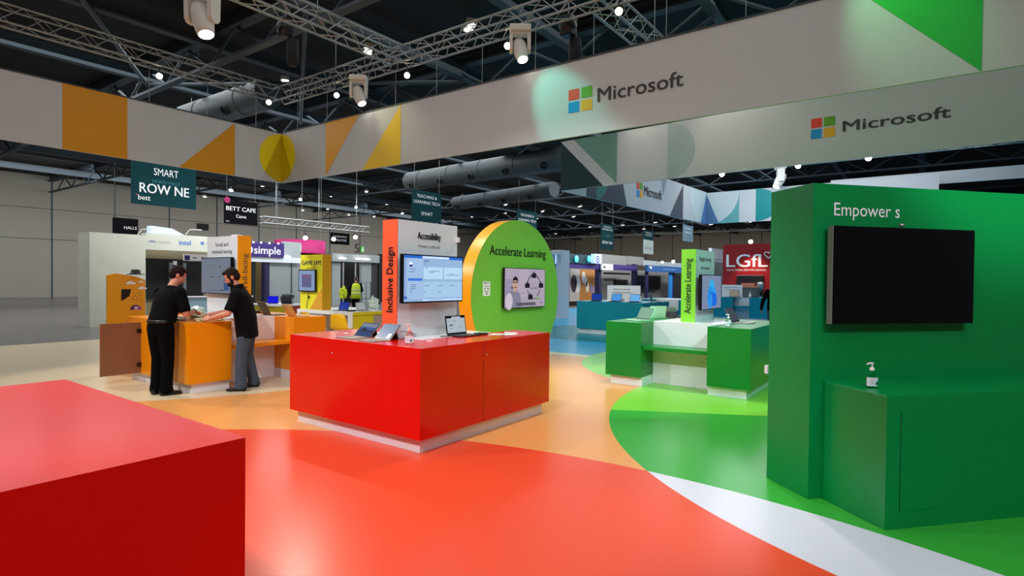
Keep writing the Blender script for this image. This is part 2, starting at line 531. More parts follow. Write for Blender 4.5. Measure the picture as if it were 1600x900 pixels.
# twin downlights under the roof
TL = [(410,291),(361,299),(320,308),(425,321),(469.5,313),(518,307),(572.5,300),(473,329),(512,327),(556,325),(545,336),(584.5,339),
      (637.8,291.8),(702,282),(780.4,272.7),(785.5,298.6),(860.7,290.5),(721.9,307.6),(789.9,320.3),(730.4,325),(738,339),(789,333.7),(847.9,330.5),(896,339),
      (604.7,319.4),(628.3,334.3),(875,358.5),(868,365.5),(838.4,342),(906,323),(950.5,332.5),(909.5,362),(922,355),(973,352),(1006,358),(1024,348),(1054,354),(1111,351),(1171,347.5),
      (347,163.5),(445.8,129),(575,80.5),(734,44),(1319,271.5)]
first = None
for i, (u, v) in enumerate(TL):
    p = W(u, v, z=8.3)
    if first is None:
        first = thing('twin_downlight', 'small twin round downlight hanging under the dark hall roof', 'ceiling light', p, 0.95, 'twin downlights under the hall roof')
        g = G(first_T := Matrix.Translation(p) @ Matrix.Rotation(0.95, 4, 'Z'))
        g.box((-0.3, -0.13, 0.02), (0.3, 0.13, 0.14), M['fixture'])
        g.tube([(0, 0, 0.1), (0, 0, 0.5)], 0.012, M['wire'], 5)
        g.build('housing', first)
        for sx in (-0.15, 0.15):
            g = G(first_T); g.lathe([(0.115, 0.03), (0.115, 0.0), (0.0, -0.012)], (sx, 0, 0), M['lamp_dl'], 12); g.build('lamp_lens', first)
    else: copy_tree(first, p)

# ------------------------------------------------------------------ trusses
def truss(a, b, label, half=0.19, pitch=0.42, group=None):
    a, b = Vector(a), Vector(b)
    d = (b-a).normalized()
    s = Vector((-d.y, d.x, 0))
    u = Vector((0, 0, 1))
    t = thing('lighting_truss', label, 'truss', (a+b)/2)
    cor = [s*half+u*half, -s*half+u*half, -s*half-u*half, s*half-u*half]
    for c in cor: G().tube([a+c, b+c], 0.026, M['alu'], 8).build('chord', t)
    g = G()
    n = max(2, int((b-a).length/pitch))
    for f in range(4):
        c0, c1 = cor[f], cor[(f+1) % 4]
        for i in range(n):
            p, q = a.lerp(b, i/n), a.lerp(b, (i+1)/n)
            g.tube([p+(c0 if i % 2 else c1), q+(c1 if i % 2 else c0)], 0.0115, M['alu'], 5, cap=False)
    g.build('lacing', t)
    for q in (0.12, 0.5, 0.88):
        p = a.lerp(b, q); G().tube([p+Vector((0, 0, half)), Vector((p.x, p.y, ZC))], 0.009, M['wire'], 5).build('hanging_wire', t)
    return t
ZT = 7.13
truss((9.9, 16.1, ZT), (9.9, -7, ZT), 'long silver box truss running from the corner towards the upper right above the white banner')
truss((9.7, 15.93, ZT), (-9, 15.93, ZT), 'silver box truss running left from the corner above the left white banner')
truss((9.68, 10.65, ZT-0.02), (-9, 10.65, ZT-0.02), 'silver cross truss at the top joining the long truss')
truss((10.15, 5.3, ZT), (15.4, 5.3, ZT), 'silver truss behind the white banner next to the black chain hoist')
truss((28.4, 9.2, ZT), (28.0, -8, ZT), 'distant dark truss over the blue-green banner ring carrying floodlights')
TRA = W(408, 352, y=24); TRB = W(574, 352, y=24)
truss((TRA.x, 24, (TRA.z+TRB.z)/2), (TRB.x, 24, (TRA.z+TRB.z)/2), 'small low truss hanging over the pink ring booth', 0.14)

# ------------------------------------------------------------------ hanging banners
def win_logo(g, fr, x0, y0, x1, y1, off):
    gx, gy = (x1-x0)*0.045, (y1-y0)*0.045
    mx, my = (x0+x1)/2, (y0+y1)/2
    for (a, b, c, d, col) in ((x0, my+gy, mx-gx, y1, 'e8452a'), (mx+gx, my+gy, x1, y1, '62a81c'), (x0, y0, mx-gx, my-gy, '0a93d8'), (mx+gx, y0, x1, my-gy, 'f0b01e')):
        g.rect(fr, a, b, c, d, off, pr_(col))
# ring one (camera stands inside it)
ZB, ZTOP = 4.5, 5.985
def wires(t, fr, xs, zt):
    for x in xs: G().tube([fr.P(x, ZTOP-0.05, -0.03), fr.P(x, zt, -0.03)], 0.008, M['wire'], 5).build('hanging_wire', t)
frR = Fr((9.9, 15.93, 0), (0, -1, 0))
t = thing('hanging_banner', 'long white hanging banner with large four-square logo and grey company name', 'banner', (9.9, 5, ZB))
g = G(); g.fbox(frR, 0, ZB, 22.3, ZTOP, -0.06, 0, M['banner']); g.fbox(frR, 0, ZTOP, 22.3, ZTOP+0.03, -0.08, 0.015, M['steel']); g.build('fabric_board', t)
g = G()
dk = [(0, ZTOP-0.02), (0, ZB), (0.66, ZB)]
g.poly(frR, [(0, ZTOP-0.02), (0, ZB), (0.66, ZB)], 0.004, pr_('c3c1c4'))
cR = clip(circ(0, 5.24, 0.71), [(0, ZB), (3, ZB), (3, ZTOP), (0, ZTOP)])
g.poly(frR, cR, 0.006, pr_('f2de10')); g.poly(frR, clip(cR, dk), 0.008, pr_('ccb20a'))
q1, q2, q3 = frR.px(509, 275)[0], frR.px(561, 182)[0], frR.px(626.5, 168)[0]
g.poly(frR, [(q1, ZB), (q2, ZTOP), (q1, ZTOP)], 0.005, pr_('eeaa2a'))
g.poly(frR, [(frR.px(566, 274)[0], ZB), (q3, ZB), (q3, ZTOP)], 0.005, pr_('f0cc2c'))
g.poly(frR, [(15.93-0.95, ZTOP), (15.93+0.5, ZB), (15.93+0.5, ZTOP)], 0.005, pr_('0bb83a'))
g.split('printed_shape', t)
g = G(); win_logo(g, frR, 15.93-5.887, 4.972, 15.93-5.357, 5.432, 0.006); g.build('logo', t)
g = G(); g.text('Microsoft', frR, 15.93-5.235, 5.085, M['ink'], h=0.262, w=1.67, bold=True, off=0.006); g.build('lettering', t)
wires(t, frR, [frR.px(u, 120)[0] for u in (464, 510, 617, 681, 752, 835, 926, 1039, 1163)], ZT-0.2)
frL = Fr((9.9, 15.93, 0), (1, 0, 0))
t = thing('hanging_banner', 'left white hanging banner with dark orange triangle and half of the yellow circle', 'banner', (0, 15.93, ZB))
g = G(); g.fbox(frL, -19, ZB, 0, ZTOP, -0.06, 0, M['banner']); g.fbox(frL, -19, ZTOP, 0, ZTOP+0.03, -0.08, 0.015, M['steel']); g.build('fabric_board', t)
g = G()
dk = [(0, ZTOP-0.02), (-0.66, ZB), (0, ZB)]
g.poly(frL, dk, 0.004, pr_('c3c1c4'))
cL = clip(circ(0, 5.24, 0.71), [(-3, ZB), (0, ZB), (0, ZTOP), (-3, ZTOP)])
g.poly(frL, cL, 0.006, pr_('f2de10')); g.poly(frL, clip(cL, dk), 0.008, pr_('ccb20a'))
xr = frL.px(367, 210)[0]
g.poly(frL, [(xr, ZTOP), (xr, ZB), (xr-1.49, ZB)], 0.005, pr_('dc9808'))
g.poly(frL, [(frL.px(199, 200)[0], ZB), (frL.px(199, 200)[0], ZTOP), (frL.px(199, 200)[0]-1.3, ZTOP), (frL.px(199, 200)[0]-1.3, ZB)], 0.005, pr_('dc9808'))
g.split('printed_shape', t)
wires(t, frL, [frL.px(u, 120)[0] for u in (234, 325, 401)], ZT-0.2)
# ring two, beyond
A2, B2, N2 = Vector((15.67, 9.57, 0)), Vector((28.49, 9.0, 0)), Vector((14.9, -4.0, 0))
frN = Fr(A2, N2-A2)
z0, z1 = 4.5, 6.05
t = thing('hanging_banner', 'second white hanging banner behind the long one, with dark green triangle and partial logo', 'banner', (15.3, 3, z0))
g = G(); g.fbox(frN, 0, z0, 15, z1, -0.06, 0, M['banner']); g.build('fabric_board', t)
g = G()
q = [frN.px(*p)[0] for p in ((943.3, 289), (896.7, 219.3), (964, 250))]
g.poly(frN, [(0, z0), (q[0], z0), (0.0, z1-0.02)], 0.006, pr_('06302f'))
g.poly(frN, [(q[1], z1), (q[2], z0+0.04), (q[2], z1)], 0.006, pr_('6f9d8c'))
dx = frN.px(1043, 230)[0]
g.poly(frN, clip(circ(dx, (z0+z1)/2, 0.78, ry=0.775), [(dx, z0), (dx+2, z0), (dx+2, z1), (dx, z1)]), 0.006, pr_('a9bab8'))
g.split('printed_shape', t)
g = G(); a, b = frN.px(1267, 219), frN.px(1305, 182); win_logo(g, frN, a[0], a[1]+0.02, b[0], b[1]+0.02, 0.008); g.build('logo', t)
g = G(); a, b = frN.px(1317, 206), frN.px(1341, 184)
g.text('Microsoft', frN, a[0], a[1], M['ink'], h=(b[1]-a[1])*0.88, w=(b[0]-a[0])*6.55, bold=True, off=0.008); g.build('lettering', t)
frF = Fr(A2, B2-A2)
t = thing('hanging_banner', 'inner white and navy banner side with small logo, running away from the dark green triangle', 'banner', (22, 9.3, z0))
Lf = (B2-A2).length
g = G(); g.fbox(frF, 0.12, z0, Lf, z1, -0.06, 0, M['banner']); g.build('fabric_board', t)
g = G()
fx = lambda u: frF.px(u, 320)[0]
g.rect(frF, fx(916), z0, fx(966), z1, 0.008, pr_('2b3a4e')); g.poly(frF, [(fx(966), z0), (fx(979.5), z0), (fx(966), z1)], 0.008, pr_('2b3a4e'))
g.poly(frF, clip(circ(fx(931.5), (z0+z1)/2, 0.8, ry=0.77), [(fx(931.5), z0), (30, z0), (30, z1), (fx(931.5), z1)]), 0.012, pr_('0c7a70'))
g.poly(frF, [(fx(1046.5), z0), (fx(1067), z0), (fx(1067), z1)], 0.008, pr_('4a4c5a'))
g.poly(frF, [(fx(1032), z1), (fx(1041), z1), (fx(1036), z1-0.75)], 0.008, pr_('8d96a4'))
g.poly(frF, [(Lf, z1-0.05), (Lf-0.75, z0), (Lf, z0)], 0.012, pr_('5a86be'))
g.poly(frF, clip(circ(Lf, z1-0.2, 2.2, ry=1.6), [(0, z0), (Lf, z0), (Lf, z1), (0, z1)]), 0.006, pr_('c8d8da'))
g.split('printed_shape', t)
g = G(); a, b = frF.px(994.5, 307), frF.px(1004, 286.5); win_logo(g, frF, a[0], a[1], b[0], b[1], 0.01); g.build('logo', t)
g = G(); a = frF.px(1006, 305); g.text('Microsoft', frF, a[0], a[1], M['ink'], h=0.38, w=fx(1033.5)-a[0], bold=True, off=0.01); g.build('lettering', t)
frE = Fr(B2, (-0.03, -1, 0))
t = thing('hanging_banner', 'far white banner side with teal half circle and pale blue quarter circle', 'banner', (28.3, 1, z0))
g = G(); g.fbox(frE, 0, z0, 9.2, z1-0.03, -0.06, 0, M['banner']); g.build('fabric_board', t)
ex = lambda u: frE.px(u, 320)[0]
g = G()
xa, xb = ex(1155), ex(1181)
g.rect(frE, 0, z0, xa, z1-0.03, 0.006, pr_('63a8a6'))
g.poly(frE, clip(circ(0, z1-0.05, xa, ry=z1-z0+0.02), [(0, z0), (xa, z0), (xa, z1-0.03), (0, z1-0.03)]), 0.010, pr_('c6d2d2'))
g.poly(frE, [(0, z1-0.1), (0, z0), (0.62, z0)], 0.014, pr_('54789e'))
g.poly(frE, clip(circ(xb, (z0+z1)/2, 1.02, ry=0.76), [(xb, z0), (xb+3, z0), (xb+3, z1), (xb, z1)]), 0.008, pr_('078a8c'))
g.split('printed_shape', t)
frG = Fr(W(1298, 282, x=29), (0, -1, 0))
t = tag(G().fbox(frG, 0, -0.5, 7, 0.0, -0.06, 0, M['banner']).build('hanging_banner'), 'pale lavender banner edge just showing above the green kiosk', 'banner')
area('banner_wash', (22.5, 6.2, 6.9), (9, 1.0), 110, (0.86, 0.9, 1.0), (math.radians(-35), 0, 0))
area('banner_wash', (25.6, 4.5, 6.9), (1.0, 8), 85, (0.9, 0.93, 1.0), (0, math.radians(-35), 0))
spot('banner_spot', (14.6, 7.0, 7.3), (15.5, 6.2, 5.8), 70, WARM, 100, 0.9)
spot('banner_spot', (14.3, 4.6, 7.3), (15.4, 4.0, 5.8), 70, WARM, 100, 0.9)

# ------------------------------------------------------------------ lamps on the trusses
def moving_head(p, aim, label, tilt_z=0.0, sc=1.0, col=None, power=0, angle=20, target=None):
    p = Vector(p)
    t = thing('moving_head_light', label, 'stage light', p)
    T = Matrix.Translation(p) @ Matrix.Rotation(tilt_z, 4, 'Z') @ Matrix.Scale(sc, 4)
    g = G(T); g.box((-0.2, -0.15, -0.12), (0.2, 0.15, 0.0), M['fixture']); g.build('base', t, bevel=0.02)
    g = G(T); g.tube([(-0.1, 0, 0), (-0.1, 0, 0.1)], 0.02, M['black'], 6); g.tube([(0.1, 0, 0), (0.1, 0, 0.1)], 0.02, M['black'], 6); g.build('clamp', t)
    g = G(T)
    for sx in (-1, 1):
        f = Fr((sx*0.17, 0, 0), (0, 1, 0))
        g.prism(f, [(-0.1, -0.14), (0.1, -0.14), (0.09, -0.45), (0.05, -0.5), (-0.05, -0.5), (-0.09, -0.45)][::-1], -0.03, 0.03, M['fixture'])
    g.box((-0.18, -0.1, -0.17), (0.18, 0.1, -0.12), M['fixture'])
    g.build('yoke', t, bevel=0.01)
    c = Vector((0, 0, -0.42))
    ax = Vector(aim).normalized()
    g = G(T); g.lathe([(0.0, -0.2), (0.1, -0.18), (0.13, -0.1), (0.135, 0.05), (0.115, 0.2), (0.105, 0.26), (0.095, 0.27)], c, M['fixture'], 18, ax); g.build('head', t)
    g = G(T); g.lathe([(0.092, 0.255), (0.092, 0.272), (0.0, 0.285)], c, M['lamp'], 18, ax); g.build('lens', t)
    if power:
        q = T @ (c+ax*0.34)
        spot('moving_head_beam', q, target, power, col, angle, 0.5, 0.05)
    return t
moving_head((9.7, 6.95, ZT-0.24), (0.22, -0.45, -1), 'white moving head stage light under the long truss, nearest the large logo', -0.93, 1.1)
spot('moving_head_beam', (8.3, 7.5, 7.3), (9.9, 6.0, 5.05), 300, (0.16, 1.0, 0.72), 30, 0.7, 0.05)
spot('moving_head_beam', (8.8, 12.3, 7.0), (9.9, 11.0, 5.7), 90, (1.0, 0.92, 0.5), 40, 0.9, 0.05)
moving_head((9.7, 12.1, ZT-0.24), (0.4, -0.3, -1), 'white moving head stage light under the long truss, nearest the truss corner', -0.85, 1.1)
moving_head((5.05, 10.65, ZT-0.26), (0.35, -0.15, -1), 'large white moving head stage light at the top left, partly out of frame', -1.1, 1.35)
p = W(1220, 249, x=28.0); p.z = ZT-0.2
moving_head(p, (-0.25, 0.5, -1), 'small white moving head stage light under the second banner, right of its centre', 0.3, 1.5)
spot('moving_head_beam', (8.6, 1.2, 7.0), (9.9, 0.35, 5.45), 110, (0.3, 1.0, 0.4), 50, 0.9, 0.05)

def flood(p, label, aim=(-0.5, 0, -1), sc=1.0, group=None, to=None):
    p = Vector(p)
    t = thing('floodlight', label, 'spotlight', p, 0, group)
    ax = Vector(aim).normalized()
    g = G(); g.tube([p+Vector((0, 0, 0.3*sc)), p+Vector((0, 0, 0.14*sc))], 0.012, M['black'], 6); g.tube([p+Vector((0, 0.09*sc, 0)), p+Vector((0, 0.09*sc, 0.14*sc)), p+Vector((0, -0.09*sc, 0.14*sc)), p+Vector((0, -0.09*sc, 0))], 0.01, M['black'], 5); g.build('bracket', t)
    if to is not None: G().tube([p+Vector((0, 0, 0.13*sc)), (p.x+(to[0]-p.x)*0.5, p.y+(to[1]-p.y)*0.5, max(p.z+0.13*sc, to[2])), to], 0.014, M['black'], 6).build('arm', t)
    G().lathe([(0.0, -0.12*sc), (0.06*sc, -0.11*sc), (0.085*sc, 0.0), (0.1*sc, 0.05*sc)], p, M['black'], 14, ax).build('housing', t)
    G().lathe([(0.094*sc, 0.04*sc), (0.094*sc, 0.052*sc), (0.0, 0.062*sc)], p, M['lamp_warm'], 14, ax).build('lens', t)
    return t
ords = ['leftmost small floodlight glowing under the left truss', 'small floodlight glowing just left of the truss corner', 'small floodlight glowing just right of the truss corner',
        'small floodlight under the long truss above the yellow triangle', 'small floodlight under the long truss left of the big moving head', 'warm floodlight under the long truss right of the big moving head, topmost']
for (u, v), lb in zip(((249, 119), (420, 160), (526, 149), (636, 118), (793, 72), (967, 18)), ords):
    p = W(u, v, z=6.72)
    flood(p, lb, (CAM.x-p.x, CAM.y-p.y, -4.0), 0.75, to=(p.x, p.y, ZT-0.17))
for (u, v), lb in zip(((1128, 272), (1247, 259), (1357, 247)), ('warm floodlight under the second banner, leftmost of three', 'warm floodlight under the second banner, beside the small moving head', 'warm floodlight under the second banner, rightmost of three')):
    p = W(u, v, x=27.6)
    flood(p, lb, (CAM.x-p.x, CAM.y-p.y, -8.0), 1.2, to=(28.05, p.y, ZT-0.19))
def hoist(p, label):
    p = Vector(p)
    t = thing('chain_hoist', label, 'chain hoist', p)
    g = G(); g.tube([p+Vector((0, 0, 1.2)), p+Vector((0, 0, 0.1))], 0.012, M['wire'], 5); g.build('chain', t)
    g = G(); g.lathe([(0.05, 0.12), (0.17, 0.1), (0.18, -0.12), (0.06, -0.2)], p, M['black'], 12, (1, 0.2, 0)); g.box((p.x-0.14, p.y-0.14, p.z-0.2), (p.x+0.14, p.y+0.14, p.z+0.22), M['black']); g.build('motor', t, bevel=0.03)
    g = G(); g.lathe([(0.02, -0.16), (0.13, -0.25), (0.14, -0.72), (0.1, -0.85), (0.0, -0.87)], p+Vector((0.12, -0.1, 0)), M['black_matte'], 12); g.build('chain_bag', t)
    return t
hoist(W(888, 42, x=10.3), 'black chain hoist with a bag hanging behind the white banner near the large logo')
hoist(W(446, 45, z=7.5), 'black chain hoist hanging above the truss corner at upper left')

# ------------------------------------------------------------------ hanging aisle signs
def hang_sign(name_label, u0, u1, v0, v1, y, m, draw, h=None):
    a, b = W(u0, (v0+v1)/2, y=y), W(u1, (v0+v1)/2, y=y)
    um = (u0+u1)/2
    zt, zb = W(um, v0, y=y).z, W(um, v1, y=y).z
    if h: zb = zt-h
    fr = Fr((a.x, y, zb), (1, 0, 0))
    w_, h_ = b.x-a.x, zt-zb
    t = thing('aisle_sign', name_label, 'hanging sign', ((a.x+b.x)/2, y, zb))
    g = G(); g.fbox(fr, 0, 0, w_, h_, -0.03, 0, m); g.build('board', t)
    g = G(); draw(g, fr, w_, h_); g.build('lettering', t)
    for x in (0.08*w_, 0.92*w_): G().tube([fr.P(x, h_, -0.015), fr.P(x, ZC-zb, -0.015)], 0.008, M['wire'], 4).build('hanging_wire', t)
    return t
IW = M['ink_white']
dim = pr_('2f7c80')
def s_row(g, f, w, h):
    g.text('SMART', f, w*0.52, h*0.66, IW, h=h*0.15, w=w*0.38, al='c')
    g.text('NORTH HALLS', f, w*0.52, h*0.49, dim, h=h*0.07, w=w*0.42, al='c')
    g.text('ROW NE', f, w*0.5, h*0.26, IW, h=h*0.2, w=w*0.76, al='c', bold=True)
    g.text('bett', f, w*0.1, h*0.1, IW, h=h*0.1, bold=True); g.disc(f, w*0.075, h*0.2, 0.03, 0.004, pr_('8a2060'))
hang_sign('teal hanging sign reading ROW NE, tucked under the left white banner', 205, 306.5, 251, 322, 22, M['sign_teal'], s_row, 1.62)
def s_cafe(g, f, w, h):
    g.text('BETT CAFE', f, w*0.5, h*0.56, IW, h=h*0.17, w=w*0.88, al='c', bold=True)
    g.text('Canva', f, w*0.5, h*0.28, IW, h=h*0.13, w=w*0.3, al='c'); g.text('bett', f, w*0.06, h*0.08, IW, h=h*0.06)
    g.disc(f, w*0.09, h*0.98, 0.18, 0.004, pr_('a31560'))
hang_sign('black hanging sign reading CAFE with a pink dot', 350, 402.5, 314, 351, 33, M['sign_black'], s_cafe)
def s_teach(g, f, w, h):
    g.text('TEACHING &', f, w*0.5, h*0.82, IW, h=h*0.075, w=w*0.68, al='c'); g.text('LEARNING TECH', f, w*0.5, h*0.67, IW, h=h*0.075, w=w*0.88, al='c')
    g.text('SMART', f, w*0.5, h*0.38, IW, h=h*0.085, w=w*0.38, al='c'); g.text('ROW NE', f, w*0.5, h*0.1, IW, h=h*0.11, w=w*0.76, al='c')
hang_sign('teal hanging sign reading TEACHING & LEARNING TECH above the white Accessibility panel', 643.5, 689.5, 299, 352, 22, M['sign_teal'], s_teach, 2.1)
hang_sign('smaller teal hanging sign reading TEACHING & LEARNING TECH behind the top of the green disc', 808, 839, 329.5, 356, 22, M['sign_teal'], s_teach, 2.2)
def s_far(g, f, w, h):
    g.text('TEACHING &', f, w*0.5, h*0.86, IW, h=h*0.055, w=w*0.6, al='c'); g.text('LEARNING TECH', f, w*0.5, h*0.76, IW, h=h*0.055, w=w*0.8, al='c')
    g.text('SMART', f, w*0.5, h*0.5, dim, h=h*0.08, w=w*0.4, al='c'); g.text('ROW NH', f, w*0.5, h*0.22, IW, h=h*0.11, w=w*0.76, al='c')
hang_sign('far teal hanging sign reading ROW NH left of the navy banner', 939, 959, 350.5, 390, 22, M['sign_teal'], s_far)
def s_tg(g, f, w, h):
    g.rect(f, 0, 0, w, h*0.6, 0.003, pr_('c8d0cc')); g.text('TEACHING &', f, w*0.5, h*0.88, IW, h=h*0.05, w=w*0.6, al='c'); g.text('LEARNING', f, w*0.5, h*0.78, IW, h=h*0.05, w=w*0.6, al='c')
    g.text('ROW NG', f, w*0.5, h*0.2, M['ink'], h=h*0.1, w=w*0.7, al='c', off=0.006)
hang_sign('far hanging sign, teal on top and pale below, under the far banner corner', 1005, 1021, 360.5, 397, 22, M['sign_teal'], s_tg)
def s_gb(g, f, w, h):
    g.text('NORTH', f, w*0.5, h*0.75, pr_('a9b8c0'), h=h*0.1, w=w*0.6, al='c'); g.text('HALLS', f, w*0.5, h*0.5, pr_('a9b8c0'), h=h*0.1, w=w*0.6, al='c')
hang_sign('far grey-blue hanging sign above the lime Accelerate Learning panel', 1067, 1083, 352, 377.5, 16, mat('grey_blue_sign', '3c5864', 0.7), s_gb)
def s_th(g, f, w, h):
    g.text('LEARNING', f, w*0.5, h*0.6, IW, h=h*0.16, w=w*0.7, al='c'); g.text('THEATRE', f, w*0.5, h*0.28, IW, h=h*0.17, w=w*0.68, al='c')
hang_sign('small black hanging sign reading THEATRE behind the low truss', 516.5, 546, 364, 382, 40, M['sign_black'], s_th)
def s_hl(g, f, w, h):
    for i, s_ in enumerate(('HALLS', 'WS TO')): g.text(s_, f, w*0.94, h*(0.62-0.28*i), IW, h=h*0.1, al='r')
hang_sign('black hanging sign at the far left edge above the wood-look booth', 176, 216, 341, 385, 36, M['sign_black'], s_hl)

# ------------------------------------------------------------------ demo counters
def counter(label, m, loc, rz, Wd, D, zt=0.998, gap=0.51, gd=0.5, top_strip=True, doors=(), grommets=True):
    """loc = centre of the footprint; the bench niche is on the local -y side"""
    t = thing('demo_counter', label, 'counter', loc, rz)
    T = WM[t.name]
    hx, hy, zb, oh = Wd/2, D/2, 0.14, 0.065
    g = G(T)                                            # body: two wings and a back block, one shell
    pl = [(-hx, -hy), (-gap, -hy), (-gap, -hy+gd), (gap, -hy+gd), (gap, -hy), (hx, -hy), (hx, hy), (-hx, hy)]
    g.prism(Fr((0, 0, zb), (1, 0, 0), (0, 1, 0)), pl, 0, zt-zb, m)
    g.build('body', t, bevel=0.003)
    g = G(T)
    pp = [(-hx+oh, -hy+oh), (-gap-0.0, -hy+oh), (-gap-0.0, -hy+gd), (gap+0.0, -hy+gd), (gap+0.0, -hy+oh), (hx-oh, -hy+oh), (hx-oh, hy-oh), (-hx+oh, hy-oh)]
    g.prism(Fr((0, 0, 0), (1, 0, 0), (0, 1, 0)), pp, 0, zb, M['white_gloss'])
    g.build('plinth', t)
    g = G(T); g.box((-gap, -hy+gd-0.006, 0.0), (gap, -hy+gd, zt+0.001), M['white_gloss']); g.build('niche_back', t)
    if top_strip: g = G(T); g.box((-gap, -hy+gd-0.004, zt), (gap, hy-0.55, zt+0.0025), M['white_gloss']); g.build('white_top_strip', t)  # white strip on the top, running back from the niche
    g = G(T); g.box((-gap-0.0, -hy+0.07, 0.575), (gap+0.0, -hy+gd-0.006, 0.63), m); g.build('bench', t, bevel=0.003)
    for (x, y) in ((-hx+0.42, hy-0.55), (hx-0.36, hy-0.5)) if grommets else ():
        G(T).lathe([(0.032, 0.0), (0.032, 0.003), (0.02, 0.004), (0.0, 0.003)], (x, y, zt), M['white_gloss'], 16).build('cable_grommet', t)
    for (f, x0, x1) in doors:                           # flush doors with a hairline gap
        fr = {'l': Fr((-hx, hy, 0), (0, -1, 0)), 'r': Fr((hx, -hy, 0), (0, 1, 0)), 'b': Fr((hx, hy, 0), (-1, 0, 0)), 'f': Fr((-hx, -hy, 0), (1, 0, 0))}[f]
        if f != 'b': G(T).fbox(fr, x0-0.004, zb, x0, zt-0.02, 0, 0.001, M['black_matte']).fbox(fr, x1, zb, x1+0.004, zt-0.02, 0, 0.001, M['black_matte']).build('door_gap', t)
        d = G(T).fbox(fr, x0, zb+0.001, x1, zt-0.022, 0, 0.002 if f != 'b' else 0.0005, m).build('door', t)
        G(T).lathe([(0.008, 0), (0.008, 0.004), (0.0, 0.005)], fr.P(x0+0.05, zt-0.15, 0.002), M['silver'], 10, fr.n).build('lock', d)
    return t
red_c = counter('large red demo counter with white plinth in the middle of the floor', M['red'], (4.9025, 4.855, 0), PI/2, 2.09, 2.235,
                doors=(('l', 0.936, 1.42), ('b', 0.73, 1.55)))
org_c = counter('orange demo counter that the two men are working at', M['orange'], (4.87, 9.335, 0), 0, 2.225, 2.11, gd=0.56)
grn_c = counter('green demo counter with a bench niche and lime panel', M['green'], (9.415, 3.112, 0), -PI/2, 2.225, 2.09)
tea_c = counter('teal demo counter on the blue floor, behind the green one', M['teal'], (16.95, 7.95, 0), PI/2, 2.225, 2.1)
tea2 = counter('second teal demo counter with dark niche, beyond the first', M['teal'], (20.6, 7.6, 0), -PI/2, 2.225, 2.1)
tea3 = counter('far teal demo counter in front of the red booth wall', M['teal'], (26.6, 6.55, 0), -PI/2, 2.4, 2.1, gap=0.35)
fg_c = counter('red counter cut off in the lower left foreground', M['red'], (0.29, 3.43, 0), -PI/2, 2.2, 2.0, zt=0.97, top_strip=False, grommets=False)
# the orange counter's cabinet door standing open on its left side
t = thing('cabinet_door', 'brown inner side of an orange cabinet door standing open beside the left man', 'door', (3.3, 9.85, 0.14))
g = G(); g.box((3.22, 9.835, 0.15), (3.755, 9.855, 0.93), M['brown']); g.build('door_leaf', t)
g = G(); g.box((3.22, 9.856, 0.15), (3.755, 9.862, 0.93), M['orange']); g.build('orange_face', t)
for z in (0.28, 0.8): G().box((3.70, 9.815, z-0.03), (3.757, 9.836, z+0.03), M['black']).build('hinge', t)

def dashes(g, f, x, y, w, h, words):                    # print too small to read in the photograph: one little bar per letter
    n = sum(words)+len(words)-1
    p, k = w/n, 0
    for wd in words:
        for i in range(wd): g.rect(f, x+(k+i)*p, y+(h*0.1*(i % 2)), x+(k+i+0.7)*p, y+h*(0.75+0.25*((i*7+wd) % 3 == 0)), 0.003, M['ink'])
        k += wd+1
# ------------------------------------------------------------------ panels on the counters
def panel(label, x0, x1, y0, y1, z0, z1, end, mend, draw, cat='display panel'):
    """white board whose one narrow end ('-x' or '-y') is coloured"""
    t = thing('display_totem', label, cat, ((x0+x1)/2, (y0+y1)/2, z0))
    g = G(); g.box((x0, y0, z0), (x1, y1, z1), M['white_matte']); g.build('board', t)
    if end == '-x': g = G(); g.box((x0-0.012, y0, z0), (x0, y1, z1), mend)
    else: g = G(); g.box((x0, y0-0.012, z0), (x1, y0, z1), mend)
    g.build('coloured_end', t)
    g = G(); draw(g); g.build('lettering', t)
    return t
def d_red(g):
    f = Fr((4.24, 4.62, 0), (1, 0, 0))
    g.text('Accessibility', f, 0.287, 2.096, M['ink_dk'], h=0.074, w=0.37, bold=True)
    g.text('Windows 11, Office 365', f, 0.295, 2.0, M['ink'], h=0.03, w=0.355)
    e = Fr((4.228, 4.85, 0), (0, -1, 0)).up(0.17, 1.285)
    g.text('Inclusive Design', e, 0, 0, M['ink_dk'], h=0.098, w=0.70, bold=True)
red_p = panel('white Accessibility display panel with coral end, standing on the red counter', 4.24, 5.19, 4.62, 4.85, 0.9995, 2.286, '-x', M['coral'], d_red)
G().box((5.16, 4.585, 2.09), (5.2, 4.62, 2.15), M['white_gloss']).build('cable_clip', red_p)
def d_org(g):
    f = Fr((4.63, 9.57, 0), (0, -1, 0))
    g.text('Social and', f, 0.47, 2.128, M['ink'], h=0.062, w=0.40, al='c'); g.text('emotional learning', f, 0.47, 2.018, M['ink'], h=0.062, w=0.62, al='c')
    dashes(g, f, 0.22, 1.925, 0.5, 0.026, (8, 5, 8))
    e = Fr((4.63, 8.618, 0), (1, 0, 0)).up(0.155, 1.1)
    g.text('on Well-being', e, 0.09, 0, M['ink'], h=0.086, w=0.82)
org_p = panel('white Social and emotional learning panel with amber end, on the orange counter', 4.63, 4.845, 8.63, 9.57, 0.9995, 2.286, '-y', M['amber'], d_org)
G().box((4.7, 8.8, 2.286), (4.8, 8.95, 2.31), M['white_gloss']).build('clamp', org_p)
def d_grn(g):
    f = Fr((9.06, 3.01, 0), (1, 0, 0))
    g.text('Engaged learning', f, 0.47, 1.99, M['ink'], h=0.07, w=0.60, al='c'); dashes(g, f, 0.24, 1.86, 0.45, 0.028, (5, 9))
    e = Fr((9.048, 3.24, 0), (0, -1, 0)).up(0.16, 1.14)
    g.text('Accelerate Learning', e, 0, 0, M['ink_dk'], h=0.105, w=0.875, bold=True)
